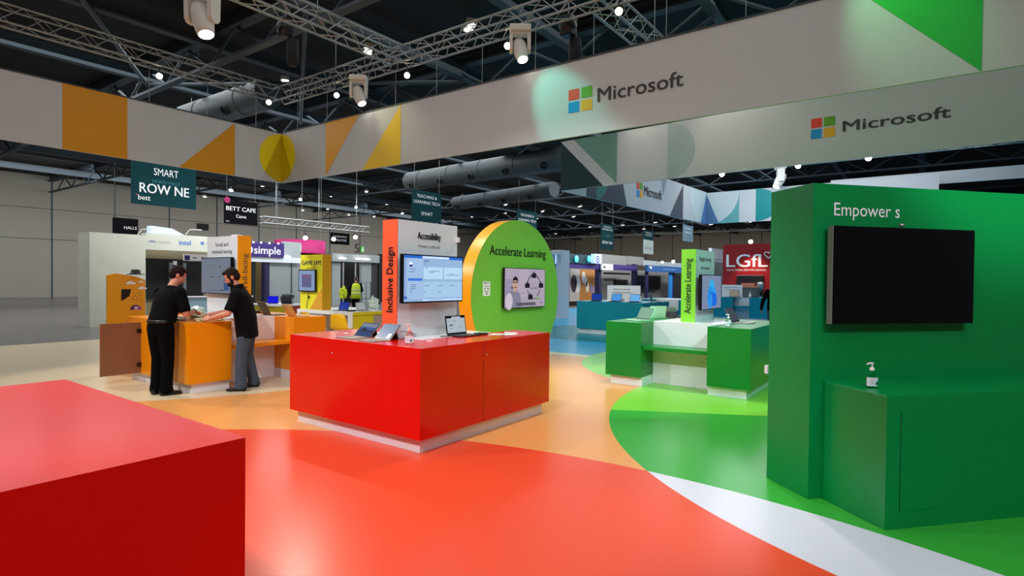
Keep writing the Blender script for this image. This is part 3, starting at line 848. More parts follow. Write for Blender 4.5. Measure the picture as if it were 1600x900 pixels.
grn_p = panel('tall white panel with lime Accelerate Learning end, on the green counter', 9.06, 10.01, 3.01, 3.24, 0.9995, 2.165, '-x', M['lime'], d_grn)

# ------------------------------------------------------------------ screens
def tv(label, fr, w, h, draw, depth=0.05, bez=0.012, stand=0.06, frame_m=None):
    """fr origin = lower left corner of the front glass"""
    t = thing('wall_screen', label, 'screen', fr.P(w/2, h/2, -depth))
    g = G(); g.fbox(fr, 0, 0, w, h, -depth, 0, frame_m or M['bezel']); g.build('housing', t, bevel=0.003)
    g = G(); g.fbox(fr, w*0.3, h*0.25, w*0.7, h*0.75, -depth-stand, -depth, M['black']); g.build('wall_mount', t)
    g = G(); draw(g, fr, w, h, bez); g.build('display', t)
    return t
def d_app(g, f, w, h, b):
    x0, y0, x1, y1 = b, b+0.004, w-b, h-b
    W_, H_ = x1-x0, y1-y0
    R = lambda a, c, d, e, m, o=0.003: g.rect(f, x0+a*W_, y0+c*H_, x0+d*W_, y0+e*H_, o, m)
    R(0, 0, 1, 1, scr('9fc2ea', 0.6), 0.0015)
    R(0, 0.94, 1, 1, scr('2a62c0', 0.8)); R(0.29, 0.945, 0.75, 0.995, scr('c4d9f4', 0.8), 0.004)
    R(0, 0.06, 0.04, 0.94, scr('98bbe6', 0.6)); R(0.04, 0.06, 0.30, 0.94, scr('a6c8ee', 0.64))
    R(0.31, 0.49, 0.64, 0.76, scr('b4d8f2', 0.74)); R(0.66, 0.49, 1.0, 0.76, scr('b4d8f2', 0.74)); R(0.31, 0.08, 1.0, 0.43, scr('a8d0f0', 0.66))
    R(0.06, 0.45, 0.29, 0.505, scr('3b70d0', 0.8), 0.004); R(0, 0.06, 0.045, 0.115, scr('2a62c0', 0.8), 0.004)
    g.disc(f, x0+0.105*W_, y0+0.80*H_, 0.028, 0.004, scr('e8effa', 0.8)); g.disc(f, x0+0.105*W_, y0+0.80*H_, 0.026, 0.005, scr('2c2a78', 0.6), a0=180, a1=360)
    R(0.315, 0.875, 0.335, 0.91, scr('2a62c0', 0.8), 0.004); R(0.345, 0.88, 0.395, 0.9, scr('5a7292', 0.4), 0.004)
    for (a, c, d) in ((0.08, 0.70, 0.19), (0.08, 0.64, 0.16), (0.32, 0.82, 0.36), (0.33, 0.735, 0.38), (0.40, 0.66, 0.58), (0.40, 0.63, 0.48), (0.70, 0.58, 0.95), (0.77, 0.61, 0.83),
                      (0.1, 0.36, 0.18), (0.1, 0.32, 0.19), (0.1, 0.28, 0.18), (0.09, 0.24, 0.13), (0.09, 0.2, 0.13), (0.32, 0.34, 0.41), (0.55, 0.34, 0.64), (0.77, 0.34, 0.85), (0.32, 0.2, 0.35), (0.55, 0.2, 0.62)):
        R(a, c, d, c+0.013, scr('6d8db4', 0.5), 0.005)
    R(0.3, 0, 1, 0.045, scr('b9d3f2', 0.8), 0.004)
    for i in range(9): R(0.37+i*0.032, 0.012, 0.383+i*0.032, 0.032, scr(('2a62c0', '5a9be0', '3566a8')[i % 3], 0.7), 0.006)
tv('wall screen showing a pale blue app page, on the Accessibility panel', Fr((4.205, 4.50, 1.385), (1, 0, 0)), 0.955, 0.527, d_app)
def d_faint(g, f, w, h, b):
    g.rect(f, b, b, w-b, h-b, 0.0015, scr('6a7280', 0.75))
    R = lambda a, c, d, e, m: g.rect(f, a*w, c*h, d*w, e*h, 0.003, m)
    R(0.18, 0.09, 0.78, 0.1, scr('3b4a80', 0.4)); R(0.78, 0.1, 0.94, 0.42, scr('41639a', 0.4))
    for (a, c) in ((0.62, 0.74), (0.36, 0.45), (0.61, 0.45), (0.68, 0.1)): R(a, c, a+0.07, c+0.025, scr('4c5563', 0.3))
    for c in (0.8, 0.7, 0.55, 0.3): R(0.2, c, 0.5, c+0.006, scr('656e7c', 0.35))
tv('wall screen with a dim grey page behind the two men', Fr((4.55, 9.60, 1.375), (0, -1, 0)), 0.93, 0.575, d_faint, stand=0.026)
def d_swirl(g, f, w, h, b):
    g.rect(f, b, b, w-b, h-b, 0.0015, scr('8f9cc0', 0.5))
    for i, (cx, cy, rx, ry, a, c) in enumerate(((0.50, 0.50, 0.16, 0.38, 12, '35a6e0'), (0.40, 0.38, 0.13, 0.30, -8, '1f8ad8'), (0.58, 0.38, 0.15, 0.30, 25, '2f97e4'), (0.48, 0.30, 0.12, 0.22, 40, '176fd0'), (0.62, 0.28, 0.13, 0.2, -20, '1a62d8'), (0.42, 0.22, 0.13, 0.14, 60, '2f8fe0'))):
        al = math.radians(a)
        pts = []
        for k in range(24):
            q = 2*PI*k/24
            x, y = rx*w*math.cos(q), ry*h*math.sin(q)
            pts.append((cx*w+x*math.cos(al)-y*math.sin(al), cy*h+x*math.sin(al)+y*math.cos(al)))
        g.poly(f, clip(pts, [(b, b), (w-b, b), (w-b, h-b), (b, h-b)]), 0.003+0.001*i, scr(c, 0.75))
tv('wall screen with an abstract blue petal swirl, on the lime-ended panel', Fr((9.02, 2.90, 1.20), (1, 0, 0)), 1.03, 0.565, d_swirl, stand=0.055)

# ------------------------------------------------------------------ big green disc
DX, DY, DZ, DR = 9.83, 7.0, 1.335, 1.56
frD = Fr((DX, DY, DZ), (1, 0, 0))
t = thing('disc_wall', 'big green disc wall with orange rim and Accelerate Learning lettering, behind the red counter', 'display wall', (DX, DY+0.15, 0))
a0 = math.degrees(math.asin((0-DZ)/DR))
pts = [(DR*math.cos(math.radians(a)), DR*math.sin(math.radians(a))) for a in [a0+(180-2*a0)*i/72 for i in range(73)]]
g = G(); g.prism(frD, pts, -0.31, -0.004, M['disc_rim'], smooth=True); g.build('rim', t)
g = G(); g.poly(frD, pts, 0.0, M['disc_green']); g.build('face', t)
g = G(); g.text('Accelerate Learning', frD, 8.822-DX, 2.14-DZ, M['ink_dk'], h=0.185, w=2.02, bold=True); g.build('lettering', t)
def d_video(g, f, w, h, b):
    X0, X1 = 0, w
    R = lambda a, c, d, e, m, o=0.003: g.rect(f, a*w, c*h, d*w, e*h, o, m)
    g.rect(f, b, b, w-b, h-b, 0.0015, scr('b3a4ba', 0.62))
    R(0.02, 0.35, 0.2, 0.72, scr('a394b4', 0.6)); R(0.33, 0.28, 0.55, 0.97, scr('b9a9bd', 0.62), 0.002); R(0.38, 0.36, 0.5, 0.37, scr('8d7d92', 0.5))
    B = lambda pts, m, o: g.poly(f, clip([(x*w, y*h) for x, y in pts], [(b, b), (w-b, b), (w-b, h-b), (b, h-b)]), o, m)
    B([(0.02, 0.02), (0.40, 0.02), (0.36, 0.35), (0.29, 0.42), (0.15, 0.44), (0.06, 0.40), (0.02, 0.36)], scr('8f8ba6', 0.55), 0.004)
    B([(0.2, 0.40), (0.29, 0.42), (0.27, 0.5), (0.21, 0.5)], scr('c9a08e', 0.6), 0.005)
    g.disc(f, 0.242*w, 0.59*h, 0.062*w, 0.006, scr('cda491', 0.62), ry=0.14*h)
    B([(0.185, 0.62), (0.185, 0.72), (0.22, 0.79), (0.28, 0.78), (0.31, 0.7), (0.3, 0.61), (0.285, 0.69), (0.2, 0.69)], scr('2e2026', 0.4), 0.008)
    R(0.195, 0.625, 0.235, 0.66, scr('5c4146', 0.4), 0.009); R(0.25, 0.625, 0.29, 0.66, scr('5c4146', 0.4), 0.009)
    R(0.215, 0.505, 0.27, 0.53, scr('8d4a4a', 0.45), 0.009)
    R(0.15, 0.49, 0.2, 0.52, scr('26242c', 0.3), 0.004); R(0.205, 0.33, 0.215, 0.36, scr('26242c', 0.3), 0.006)
    g.disc(f, 0.1*w, 0.17*h, 0.085*w, 0.007, scr('cdbed2', 0.66), ry=0.21*h)
    B([(0.27, 0.05), (0.75, 0.05), (0.75, 0.13), (0.27, 0.13)], scr('6f6878', 0.45), 0.005)
    ink = scr('23242e', 0.35)
    cx, cy, rx, ry = 0.70*w, 0.545*h, 0.175*w, 0.31*h
    for (p, q) in ((20, 78), (102, 160), (200, 250), (300, 345)):
        pts = [(cx+rx*math.cos(math.radians(a)), cy+ry*math.sin(math.radians(a))) for a in [p+(q-p)*i/10 for i in range(11)]]
        pin = [(cx+(rx-0.022)*math.cos(math.radians(a)), cy+(ry-0.022)*math.sin(math.radians(a))) for a in [q-(q-p)*i/10 for i in range(11)]]
        g.poly(f, pts+pin, 0.004, ink)
    for (a, c) in ((0.645, 0.76), (0.48, 0.50), (0.83, 0.50), (0.56, 0.2)):
        R(a, c, a+0.115, c+0.12, ink, 0.005); R(a+0.04, c+0.12, a+0.07, c+0.165, ink, 0.005)
    R(0.68, 0.215, 0.75, 0.23, ink, 0.006); R(0.75, 0.205, 0.86, 0.245, scr('6fae4e', 0.6), 0.006)
    g.text('nurture', f, 0.705*w, 0.47*h, ink, h=0.06*h, w=0.19*w, al='c', off=0.006)
    R(0.87, 0.09, 0.89, 0.135, scr('33305a', 0.5), 0.006); R(0.92, 0.1, 0.94, 0.125, scr('33305a', 0.5), 0.006)
tv('wall screen on the green disc showing a man beside a loop diagram', Fr((9.185, 6.90, 1.065), (1, 0, 0)), 1.495, 0.825, d_video, stand=0.045)
t = thing('paper_notice', 'small white paper notice on the green disc, left of its screen', 'notice', (8.74, 6.99, 1.32))
g = G(); g.fbox(frD, 8.622-DX, 1.325-DZ, 8.845-DX, 1.61-DZ, 0.0015, 0.005, M['paper']); g.build('sheet', t)
g = G()
for (x, y, w_, h_) in ((0.03, 0.24, 0.04, 0.03), (0.1, 0.24, 0.03, 0.03), (0.16, 0.245, 0.03, 0.02), (0.05, 0.18, 0.13, 0.012), (0.04, 0.13, 0.04, 0.02), (0.13, 0.13, 0.05, 0.02), (0.04, 0.085, 0.14, 0.01), (0.09, 0.03, 0.04, 0.035)):
    g.rect(frD, 8.622-DX+x, 1.325-DZ+y, 8.622-DX+x+w_, 1.325-DZ+y+h_, 0.007, M['ink'])
g.build('print', t)

# ------------------------------------------------------------------ green kiosk on the right
KO = Vector((4.85, 0.729, 0)); KU = Vector((0.74785, -0.66387, 0)); KV = Vector((-0.66387, -0.74785, 0))
frK = Fr(KO, KU)                                        # normal = KV (towards the viewer)
t = thing('kiosk_wall', 'tall green kiosk wall with white Empower lettering at the right', 'display wall', KO+KU*1.1-KV*0.2)
g = G(); g.fbox(frK, 0, 0, 2.35, 2.407, -0.485, 0, M['green_wall']); g.build('wall_body', t, bevel=0.004)
g = G(); g.text('Empower s', frK, 0.185, 2.168, M['ink_white'], h=0.098, w=0.60); g.build('lettering', t)
t = thing('kiosk_desk', 'green kiosk desk standing against the green kiosk wall', 'desk', KO+KU*1.2+KV*0.28)
g = G(); g.fbox(frK, 0.117, 0, 2.3, 0.9, 0.002, 0.575, M['green_wall']); g.build('body', t, bevel=0.004)
g = G(); g.fbox(frK, 0.235, 0.12, 0.8, 0.8, 0.575, 0.577, M['green_wall']); g.build('door', t)
G().fbox(frK, 0.231, 0.12, 0.235, 0.8, 0.575, 0.5765, M['black_matte']).build('door_gap', t)
fk = Fr(frK.P(0.11, 1.343, 0.085), KU)
def d_off(g, f, w, h, b): g.rect(f, b, b, w-b, h-b, 0.0015, mat('screen_off_black', '030305', 0.3, var=0, spec=0.35))
t = tv('big black switched-off screen with silver edge on the green kiosk wall', fk, 1.31, 0.738, d_off, depth=0.05, bez=0.006, stand=0.034)
g = G(); g.fbox(fk, -0.006, 0.0, 0.0, 0.738, -0.05, 0.001, M['silver']); g.build('silver_edge', t)
G().ell(fk.P(0.63, 0.76, -0.02), (0.022, 0.022, 0.014), M['silver'], 12, 8).build('camera_dome', t)

# ------------------------------------------------------------------ bottles, laptops, tablets, papers
def bottle(p, label, h=0.17, rz=0.0, gel=None, cap=None):
    s = h/0.17
    t = thing('sanitizer_bottle', label, 'bottle', p, rz)
    T = WM[t.name] @ Matrix.Scale(s, 4)
    g = G(T); g.lathe([(0.033, 0.0), (0.036, 0.006), (0.036, 0.075), (0.034, 0.085), (0.024, 0.1), (0.012, 0.108), (0.012, 0.116)], (0, 0, 0), gel or M['gel'], 20, sxy=(1, 0.72)); g.build('bottle_body', t)
    g = G(T)
    f = Fr((0, 0, 0), (1, 0, 0))
    for a0, a1 in ((-175, -5), ):
        pts = [(0.0368*math.cos(math.radians(a0+(a1-a0)*i/10)), 0.0265*math.sin(math.radians(a0+(a1-a0)*i/10))) for i in range(11)]
        vs = [(x, y, 0.014) for x, y in pts]+[(x, y, 0.07) for x, y in pts]
        g.add(vs, [(i, i+1, 12+i, 11+i) for i in range(10)], M['label'])
    g.rect(Fr((0, -0.0272, 0), (1, 0, 0)), 0.008, 0.024, 0.024, 0.044, 0.0, pr_('2c6b66'))
    for k in range(3): g.rect(Fr((0, -0.0272, 0), (1, 0, 0)), -0.026, 0.03+k*0.013, -0.002, 0.033+k*0.013, 0.0, pr_('b9a5bb'))
    g.build('label_sticker', t)
    g = G(T); g.lathe([(0.014, 0.114), (0.015, 0.13), (0.009, 0.134), (0.004, 0.136), (0.004, 0.158), (0.0, 0.158)], (0, 0, 0), cap or M['white_gloss'], 14)
    g.tube([(0.008, 0, 0.16), (-0.012, 0, 0.162), (-0.03, 0, 0.158), (-0.036, 0, 0.152)], [0.0065, 0.0065, 0.005, 0.004], cap or M['white_gloss'], 8); g.build('pump', t)
    return t
pink_gel = mat('pinkish_clear_gel', 'f2b8ae', 0.05, trans=0.9, var=0, ior=1.1)
bottle((3.985, 4.165, 0.998), 'clear pump bottle of hand sanitizer on the red counter', 0.20, -0.94, pink_gel, mat('pale_pink_pump', 'f4a79c', 0.4))
bottle((4.86, 0.33, 0.9), 'clear pump bottle of hand sanitizer on the green kiosk desk', 0.185, -0.9)
bottle((8.56, 2.36, 0.998), 'small clear pump bottle on the right wing of the green counter', 0.19, -0.94)
bottle((16.35, 7.1, 0.998), 'tiny clear pump bottle on the teal counter, right of the white sign', 0.2, -0.9)

def laptop(p, rz, label, open_deg=112, shell='silver', disp='8f9db0', e=0.5, w=0.31, d=0.215, art=None, patch=False):
    """local: user sits at -y, hinge at +y"""
    t = thing('laptop', label, 'laptop', p, rz)
    T = WM[t.name]
    g = G(T); g.box((-w/2, -d/2, 0), (w/2, d/2, 0.014), M[shell]); g.build('base', t, bevel=0.004)
    g = G(T); g.box((-w*0.43, -d*0.1, 0.0142), (w*0.43, d*0.4, 0.0155), M['keys'] if shell != 'graphite' else M['black'])
    g.build('keyboard', t)
    g = G(T); g.box((-w*0.16, -d*0.44, 0.0142), (w*0.16, -d*0.16, 0.0147), M[shell]); g.build('touchpad', t)
    a = math.radians(open_deg)
    fl = Fr((-w/2, d/2, 0.014), (1, 0, 0), (0, -math.cos(a), math.sin(a)))
    lid = G(T); lid.fbox(fl, 0, 0, w, d*0.98, -0.007, 0, M[shell]); lid = lid.build('lid', t, bevel=0.002)
    g = G(T); g.rect(fl, 0.004, 0.004, w-0.004, d*0.98-0.004, 0.001, M['bezel'])
    g.rect(fl, 0.012, 0.018, w-0.012, d*0.98-0.012, 0.0018, scr(disp, e))
    if art: art(g, fl, w, d*0.98)
    g.build('display', lid)
    return t
def tablet(p, rz, label, disp='3a557c', e=0.5, lean=38, art=None, patch=False):
    w, h = 0.295, 0.205
    t = thing('tablet_computer', label, 'tablet', p, rz)
    T = WM[t.name]
    g = G(T); g.box((-w/2, -0.235, 0), (w/2, -0.005, 0.006), M['keys']); g.build('keyboard_cover', t, bevel=0.002)
    g = G(T); g.box((-w*0.45, -0.13, 0.006), (w*0.45, -0.025, 0.0075), mat('taupe_keys', '9c8c7c', 0.7)); g.box((-0.05, -0.215, 0.006), (0.05, -0.145, 0.0068), mat('taupe_keys', '9c8c7c', 0.7)); g.build('keys', t)
    a = math.radians(90-lean)
    f = Fr((-w/2, 0.0, 0.004), (1, 0, 0), (0, math.cos(a), math.sin(a)))
    s = G(T); s.fbox(f, 0, 0, w, h, -0.009, 0, M['silver']); s = s.build('tablet_body', t, bevel=0.002)
    g = G(T); g.rect(f, 0.002, 0.002, w-0.002, h-0.002, 0.001, M['bezel']); g.rect(f, 0.011, 0.011, w-0.011, h-0.011, 0.0018, scr(disp, e))
    if art: art(g, f, w, h)
    g.build('display', s)
    hp = f.P(0, h*0.55, -0.009)
    hq = f.P(w, h*0.55, -0.009)
    fy = hp.y+hp.z*0.3
    g = G(T); g.add([hp, hq, Vector((hq.x, fy, 0.002)), Vector((hp.x, fy, 0.002)), hp+Vector((0, 0.005, 0)), hq+Vector((0, 0.005, 0)), Vector((hq.x, fy+0.006, 0.002)), Vector((hp.x, fy+0.006, 0.002))],
                    [(0, 1, 2, 3), (7, 6, 5, 4), (0, 4, 5, 1), (1, 5, 6, 2), (2, 6, 7, 3), (3, 7, 4, 0)], M['graphite'])
    g.build('kickstand', t)
    if patch:
        g = G(T); g.poly(f, [(0.2, 0.012), (0.265, 0.02), (0.27, 0.07), (0.235, 0.085), (0.205, 0.07)], 0.004, M['paper']); g.build('white_patch', t)  # white patch at the lower right of the screen
    return t
TOP = 0.999
def a_lake(g, f, w, h):
    for i, (y0, y1, c) in enumerate(((0.011, 0.06, '1c3c78'), (0.06, 0.1, '16325f'), (0.14, 0.19, '7f8da6'))): g.rect(f, 0.011, y0, w-0.011, y1, 0.0025, scr(c, 0.45))
    g.poly(f, [(0.05, 0.1), (0.12, 0.075), (0.15, 0.11), (0.09, 0.13)], 0.003, scr('141c38', 0.3))
tablet((4.125, 5.07, TOP), -PI/2-0.06, 'tablet with a dark blue lake picture, left of the pair on the red counter', '2d4f86', 0.7, 46, a_lake)
def a_pale(g, f, w, h):
    g.rect(f, 0.09, 0.07, 0.098, 0.078, 0.003, scr('2c3a5a', 0.3)); g.rect(f, 0.06, 0.14, 0.12, 0.142, 0.003, scr('66707f', 0.4))
tablet((4.09, 4.69, TOP), -PI/2-0.14, 'tablet with a grey-blue screen and white patch, right of the red counter pair', '6f86a8', 0.6, 40, a_pale, True)
def a_page(g, f, w, h):
    g.rect(f, 0.012, h-0.03, w*0.3, h-0.012, 0.0025, M['bezel']); g.rect(f, w*0.75, h-0.03, w-0.012, h-0.012, 0.0025, M['bezel'])
    g.rect(f, 0.05, 0.1, 0.11, 0.112, 0.0025, scr('2b3c8c', 0.6))
    for (x, y, q) in ((0.035, 0.15, 0.02), (0.11, 0.15, 0.05), (0.06, 0.065, 0.03), (0.2, 0.075, 0.02), (0.24, 0.08, 0.03)): g.rect(f, x, y, x+q, y+0.006, 0.0025, scr('76818c', 0.4))
laptop((4.98, 4.315, TOP), -0.05, 'open laptop with a pale web page, right of the panel on the red counter', 100, 'graphite', 'b4c2cc', 0.6, 0.32, 0.22, a_page)
t = thing('cable', 'thin black charging cable looping behind the right tablet on the red counter', 'cable', (4.2, 4.5, TOP))
g = G(); g.tube([(4.24, 4.56, 1.08), (4.25, 4.5, 1.085), (4.28, 4.38, 1.06), (4.28, 4.37, 1.045), (4.24, 4.46, 1.03), (4.2, 4.52, 1.005)], 0.0035, M['black'], 6); g.build('cord', t)
t = thing('cable', 'short red-black cable lying by the left corner of the open laptop', 'cable', (4.75, 4.4, TOP))
g = G(); g.tube([(4.82, 4.42, 1.003), (4.75, 4.46, 1.003), (4.7, 4.42, 1.003), (4.72, 4.37, 1.003), (4.82, 4.36, 1.004)], 0.0035, M['black'], 6); g.build('cord', t)
tag(G().box((5.17, 4.22, TOP), (5.31, 4.33, TOP+0.02), M['black']).build('card_reader', bevel=0.004), 'flat black card reader beside the open laptop on the red counter', 'card reader')
pap = [((5.38, 4.15), 0.3, 'leaflet lying nearest the laptop in the scatter on the red counter'), ((5.50, 4.07), -0.2, 'leaflet in the middle of the scatter on the red counter'),
       ((5.60, 4.10), 0.7, 'farthest right leaflet of the scatter on the red counter'), ((5.42, 4.03), 1.2, 'leaflet nearest the counter edge in the scatter on the red counter')]
for i, ((x, y), a, lb) in enumerate(pap):
    T = Matrix.Translation((x, y, TOP+0.0012*i)) @ Matrix.Rotation(a, 4, 'Z')
    t = thing('leaflet', 'white printed '+lb, 'leaflet', (x, y, TOP+0.0012*i), 0)
    g = G(T); g.box((-0.105, -0.074, 0), (0.105, 0.074, 0.001), M['paper']); g.build('sheet', t)
    g = G(T)
    f = Fr((0, 0, 0), (1, 0, 0), (0, 1, 0))
    for k in range(5): g.rect(f, -0.08, -0.05+k*0.02, 0.0+0.012*k, -0.044+k*0.02, 0.0013, M['ink'])
    g.rect(f, 0.03, -0.05, 0.085, 0.02, 0.0013, pr_(('c98aa0', '9aa6c0', 'd8a98a', 'a0b0a0')[i])); g.build('print', t)
# green counter
gs = mat('mint_shell', 'a8dcb4', 0.35, 0.2); M['mint'] = gs
laptop((8.86, 3.9, TOP), -2.0, 'open laptop with pale lid tilted back, at the left end of the green counter', 120, 'mint', '90b8a0', 0.4, 0.33, 0.23)
laptop((9.66, 3.93, TOP), PI/2+0.85, 'upright laptop with a chequered white mark on its lid, on the green counter', 98, 'mint', '90b8a0', 0.4, 0.30, 0.21)
tablet((9.98, 3.80, TOP), PI/2+0.1, 'small tablet on a kickstand behind the upright laptop on the green counter', '6d7f80', 0.3, 20)
tag(G().box((10.12, 3.58, TOP), (10.38, 3.72, TOP+0.022), M['black']).build('keyboard', bevel=0.004), 'flat black keyboard lying beside the lime-ended panel', 'keyboard')
tag(G().lathe([(0.045, 0), (0.05, 0.03), (0.03, 0.07), (0.012, 0.1), (0.0, 0.11)], (10.25, 3.98, TOP), M['white_gloss'], 12).build('webcam'), 'little white webcam behind the black keyboard on the green counter', 'webcam')
laptop((9.5, 2.38, TOP), -0.08, 'open laptop with grey screen on the right wing of the green counter', 118, 'silver', '5b6270', 0.3, 0.36, 0.25)
tag(G().box((9.0, 2.56, TOP), (9.25, 2.75, TOP+0.004), M['paper']).build('paper_sheet'), 'white paper sheet beside the panel on the green counter', 'paper')
# white socket box on the kiosk's left edge
q = KO-KV*0.47-KU*0.0; zq_ = W(1198, 577, q, KU).z
fS = Fr((q.x, q.y, zq_), KV*-1)
t = thing('power_socket', 'small white power socket on the far left edge of the green kiosk wall', 'socket', (q.x, q.y, zq_)); G().fbox(Fr(KO-KV*0.49, KU), -0.012, zq_-0.035, 0.05, zq_+0.035, -0.03, 0.0, M['white_gloss']).build('socket_box', t, bevel=0.003)
# teal counters
def board(label, fr, w, h, lines, cat='sign', m=None, txt=None, thick=0.03):
    t = thing('sign_board', label, cat, fr.P(w/2, 0, -thick/2))
    g = G(); g.fbox(fr, 0, 0, w, h, -thick, 0, m or M['white_gloss']); g.build('board', t)
    g = G()
    for (st, x, y, hh, ww) in lines: g.text(st, fr, x*w, y*h, txt or M['ink'], h=hh*h, w=ww*w, al='c', off=0.004)
    if lines: g.build('lettering', t)
    return t
f = Fr((16.5, 8.22, TOP), (0, -1, 0))
ly = f.px(949, 450)[0]; ry = f.px(1000.5, 450)[0]
f = Fr(f.P(ly, 0), (0, -1, 0))
sign_h = W(975, 446, x=16.5).z-TOP
board('white sign about devices for complex workloads on the teal counter', f, ry-ly, sign_h, [('Devices to handle', 0.45, 0.72, 0.085, 0.52), ('complex workloads', 0.45, 0.53, 0.085, 0.56)])
for (u, v, lb, c, rz) in ((931, 470, 'blue-screened laptop at the left end of the teal counter', '1a3a9a', -PI/2+0.3), (960, 471, 'laptop with a blue picture in front of the white workloads sign, left', '4f9be6', -PI/2), (989, 473, 'laptop with a blue picture in front of the white workloads sign, right', '6fb4f0', -PI/2), (1027, 471, 'dark laptop seen from behind, right of the white workloads sign', '202838', 0.6)):
    p = W(u, v, z=TOP)
    if c == '202838': p.x, p.y = 17.4, 7.05
    else: p.x = 16.2; p.y = W(u, 465, x=16.2).y
    laptop((p.x, p.y, TOP), rz, lb, 105, 'graphite', c, 0.6, 0.33, 0.24)
f = Fr((26.0, 0, TOP), (0, -1, 0)); a, b = f.px(1128, 450)[0], f.px(1160, 450)[0]
board('white sign about business devices on the far teal counter', Fr(f.P(a, 0), (0, -1, 0)), b-a, W(1140, 445, x=26).z-TOP, [('Business devices for', 0.5, 0.74, 0.09, 0.75), ('business workloads', 0.5, 0.56, 0.09, 0.7)])
p = W(1146, 460, x=25.8); laptop((25.8, p.y, TOP), -PI/2, 'small beige laptop in front of the far white business sign', 100, 'silver', 'a09a88', 0.4, 0.4, 0.28)
p = W(1173, 455, x=26.2)
t = thing('storage_box', 'grey-green box on the far teal counter beside the business sign', 'box', (26.2, p.y, TOP)); G().box((26.0, p.y-0.3, TOP), (26.5, p.y+0.28, TOP+0.42), mat('grey_green_box', '55605a', 0.6)).build('body', t, bevel=0.02); G().box((25.98, p.y-0.31, TOP+0.42), (26.52, p.y+0.29, TOP+0.47), pr_('c98a6a')).build('lid', t)
bottle((25.8, W(1172, 460, x=25.8).y, TOP), 'white bottle before the grey-green box on the far teal counter', 0.24, -0.9, M['white_gloss'])

# ------------------------------------------------------------------ things on the orange counter
def crumple(p, r, label, m, seed, name='plastic_bag', cat='packaging', flat=0.55):
    rnd = random.Random(seed)
    bm = bmesh.new()
    bmesh.ops.create_icosphere(bm, subdivisions=3, radius=1.0)
    ph = [rnd.uniform(0, 6) for _ in range(9)]
    g = G()
    vs = []
    for v in bm.verts:
        c = v.co
        k = 1+0.22*math.sin(5*c.x+ph[0])*math.sin(6*c.y+ph[1])+0.16*math.sin(9*c.z+ph[2]+4*c.x)+rnd.uniform(-0.1, 0.1)
        z = c.z*k*r*flat+r*flat*0.75
        vs.append((p[0]+c.x*k*r, p[1]+c.y*k*r*0.9, max(p[2]+0.001, p[2]+z)))
    fs = [tuple(v.index for v in f.verts) for f in bm.faces]
    bm.free()
    return tag(g.add(vs, fs, m).build(name), label, cat)
m_bag = mat('crinkled_polythene', 'cfdccb', 0.25, spec=0.8, var=0.2, scale=25)
m_foam = mat('cream_foam', 'e6d6b4', 0.7, var=0.1, scale=30)
crumple((4.16, 8.98, TOP), 0.145, 'crinkled clear polythene heap by the left man\'s hand on the orange counter', m_bag, 1, flat=0.75)
crumple((4.31, 8.72, TOP), 0.085, 'smaller crinkled polythene bag beside the heap on the orange counter', m_bag, 2)
crumple((3.86, 8.75, TOP), 0.07, 'crinkled bag at the left front corner of the orange counter', m_bag, 3)
crumple((4.05, 8.55, TOP), 0.09, 'cream packing foam in the middle of the orange counter front', m_foam, 4, 'packing_foam', flat=0.3)
crumple((4.26, 8.50, TOP), 0.08, 'cream packing foam under the right man\'s hand', m_foam, 5, 'packing_foam', flat=0.4)
t = thing('cable', 'short black cable bunch lying on the packing foam', 'cable', (4.05, 8.65, TOP))
g = G(); g.tube([(3.98+0.025*i, 8.66+0.02*math.sin(i*2.1), 1.055+0.012*math.sin(i*1.3)) for i in range(9)], 0.008, M['black'], 6); g.build('cord', t)
laptop((5.62, 8.52, TOP), PI/2-0.1, 'sand-gold laptop at the front of the right wing of the orange counter', 118, 'gold', '5c5a50', 0.2, 0.32, 0.22)
M['olive'] = mat('dark_olive_shell', '4a3f22', 0.4, 0.2)
laptop((5.55, 9.12, TOP), PI/2-0.15, 'dark olive laptop behind the sand-gold one on the orange counter', 116, 'olive', '3a3830', 0.2, 0.36, 0.25)
laptop((5.42, 9.75, TOP), PI/2-0.3, 'pale gold laptop beside the right man\'s elbow on the orange counter', 112, 'gold', '5c5a50', 0.2, 0.32, 0.22)
t = thing('cable', 'tangle of grey and black cables between the laptops on the orange counter', 'cable', (5.3, 9.3, TOP))
g = G()
rnd = random.Random(3)
g.tube([(5.2+0.16*math.sin(i*0.9)+rnd.uniform(-.03, .03), 9.3+0.13*math.cos(i*1.25), TOP+0.02+0.05*abs(math.sin(i*0.7))) for i in range(34)], 0.009, M['graphite'], 6); g.build('cord', t)
tag(G().ell((5.06, 9.02, TOP+0.028), (0.03, 0.03, 0.028), pr_('e0483a'), 14, 10).build('stress_ball'), 'small red ball beside the cable tangle on the orange counter', 'ball')

# ------------------------------------------------------------------ yellow zone behind
TX0, TY0, TX1, TY1 = 9.55, 12.2, 11.3, 14.55
t = thing('work_table', 'long white work table with yellow and beige side boards behind the orange counter', 'table', (10.4, 13.4, 0))
g = G(); g.box((TX0, TY0, 0.66), (TX1, TY1, 0.75), M['white_gloss']); g.build('table_top', t, bevel=0.004)
for (x, y) in ((TX0, TY0), (TX0, TY1-0.09), (TX1-0.09, TY0), (TX1-0.09, TY1-0.09)): G().box((x, y, 0), (x+0.09, y+0.09, 0.66), M['white_gloss']).build('leg', t)
g = G(); g.box((TX0+0.09, TY0+0.02, 0.05), (10.35, TY0+0.05, 0.70), pr_('c8b400')); g.box((TX0+0.09, TY0-0.004, 0.66), (TX1, TY0+0.02, 0.748), pr_('c8b400')); g.build('yellow_side_board', t)
g = G(); g.box((10.35, TY0+0.02, 0.05), (TX1-0.09, TY0+0.05, 0.70), M['cream_bd']); g.build('beige_side_board', t)
G().box((10.35, TY0+0.06, 0.05), (10.4, TY1-0.1, 0.66), M['cream_bd']).build('divider', t)
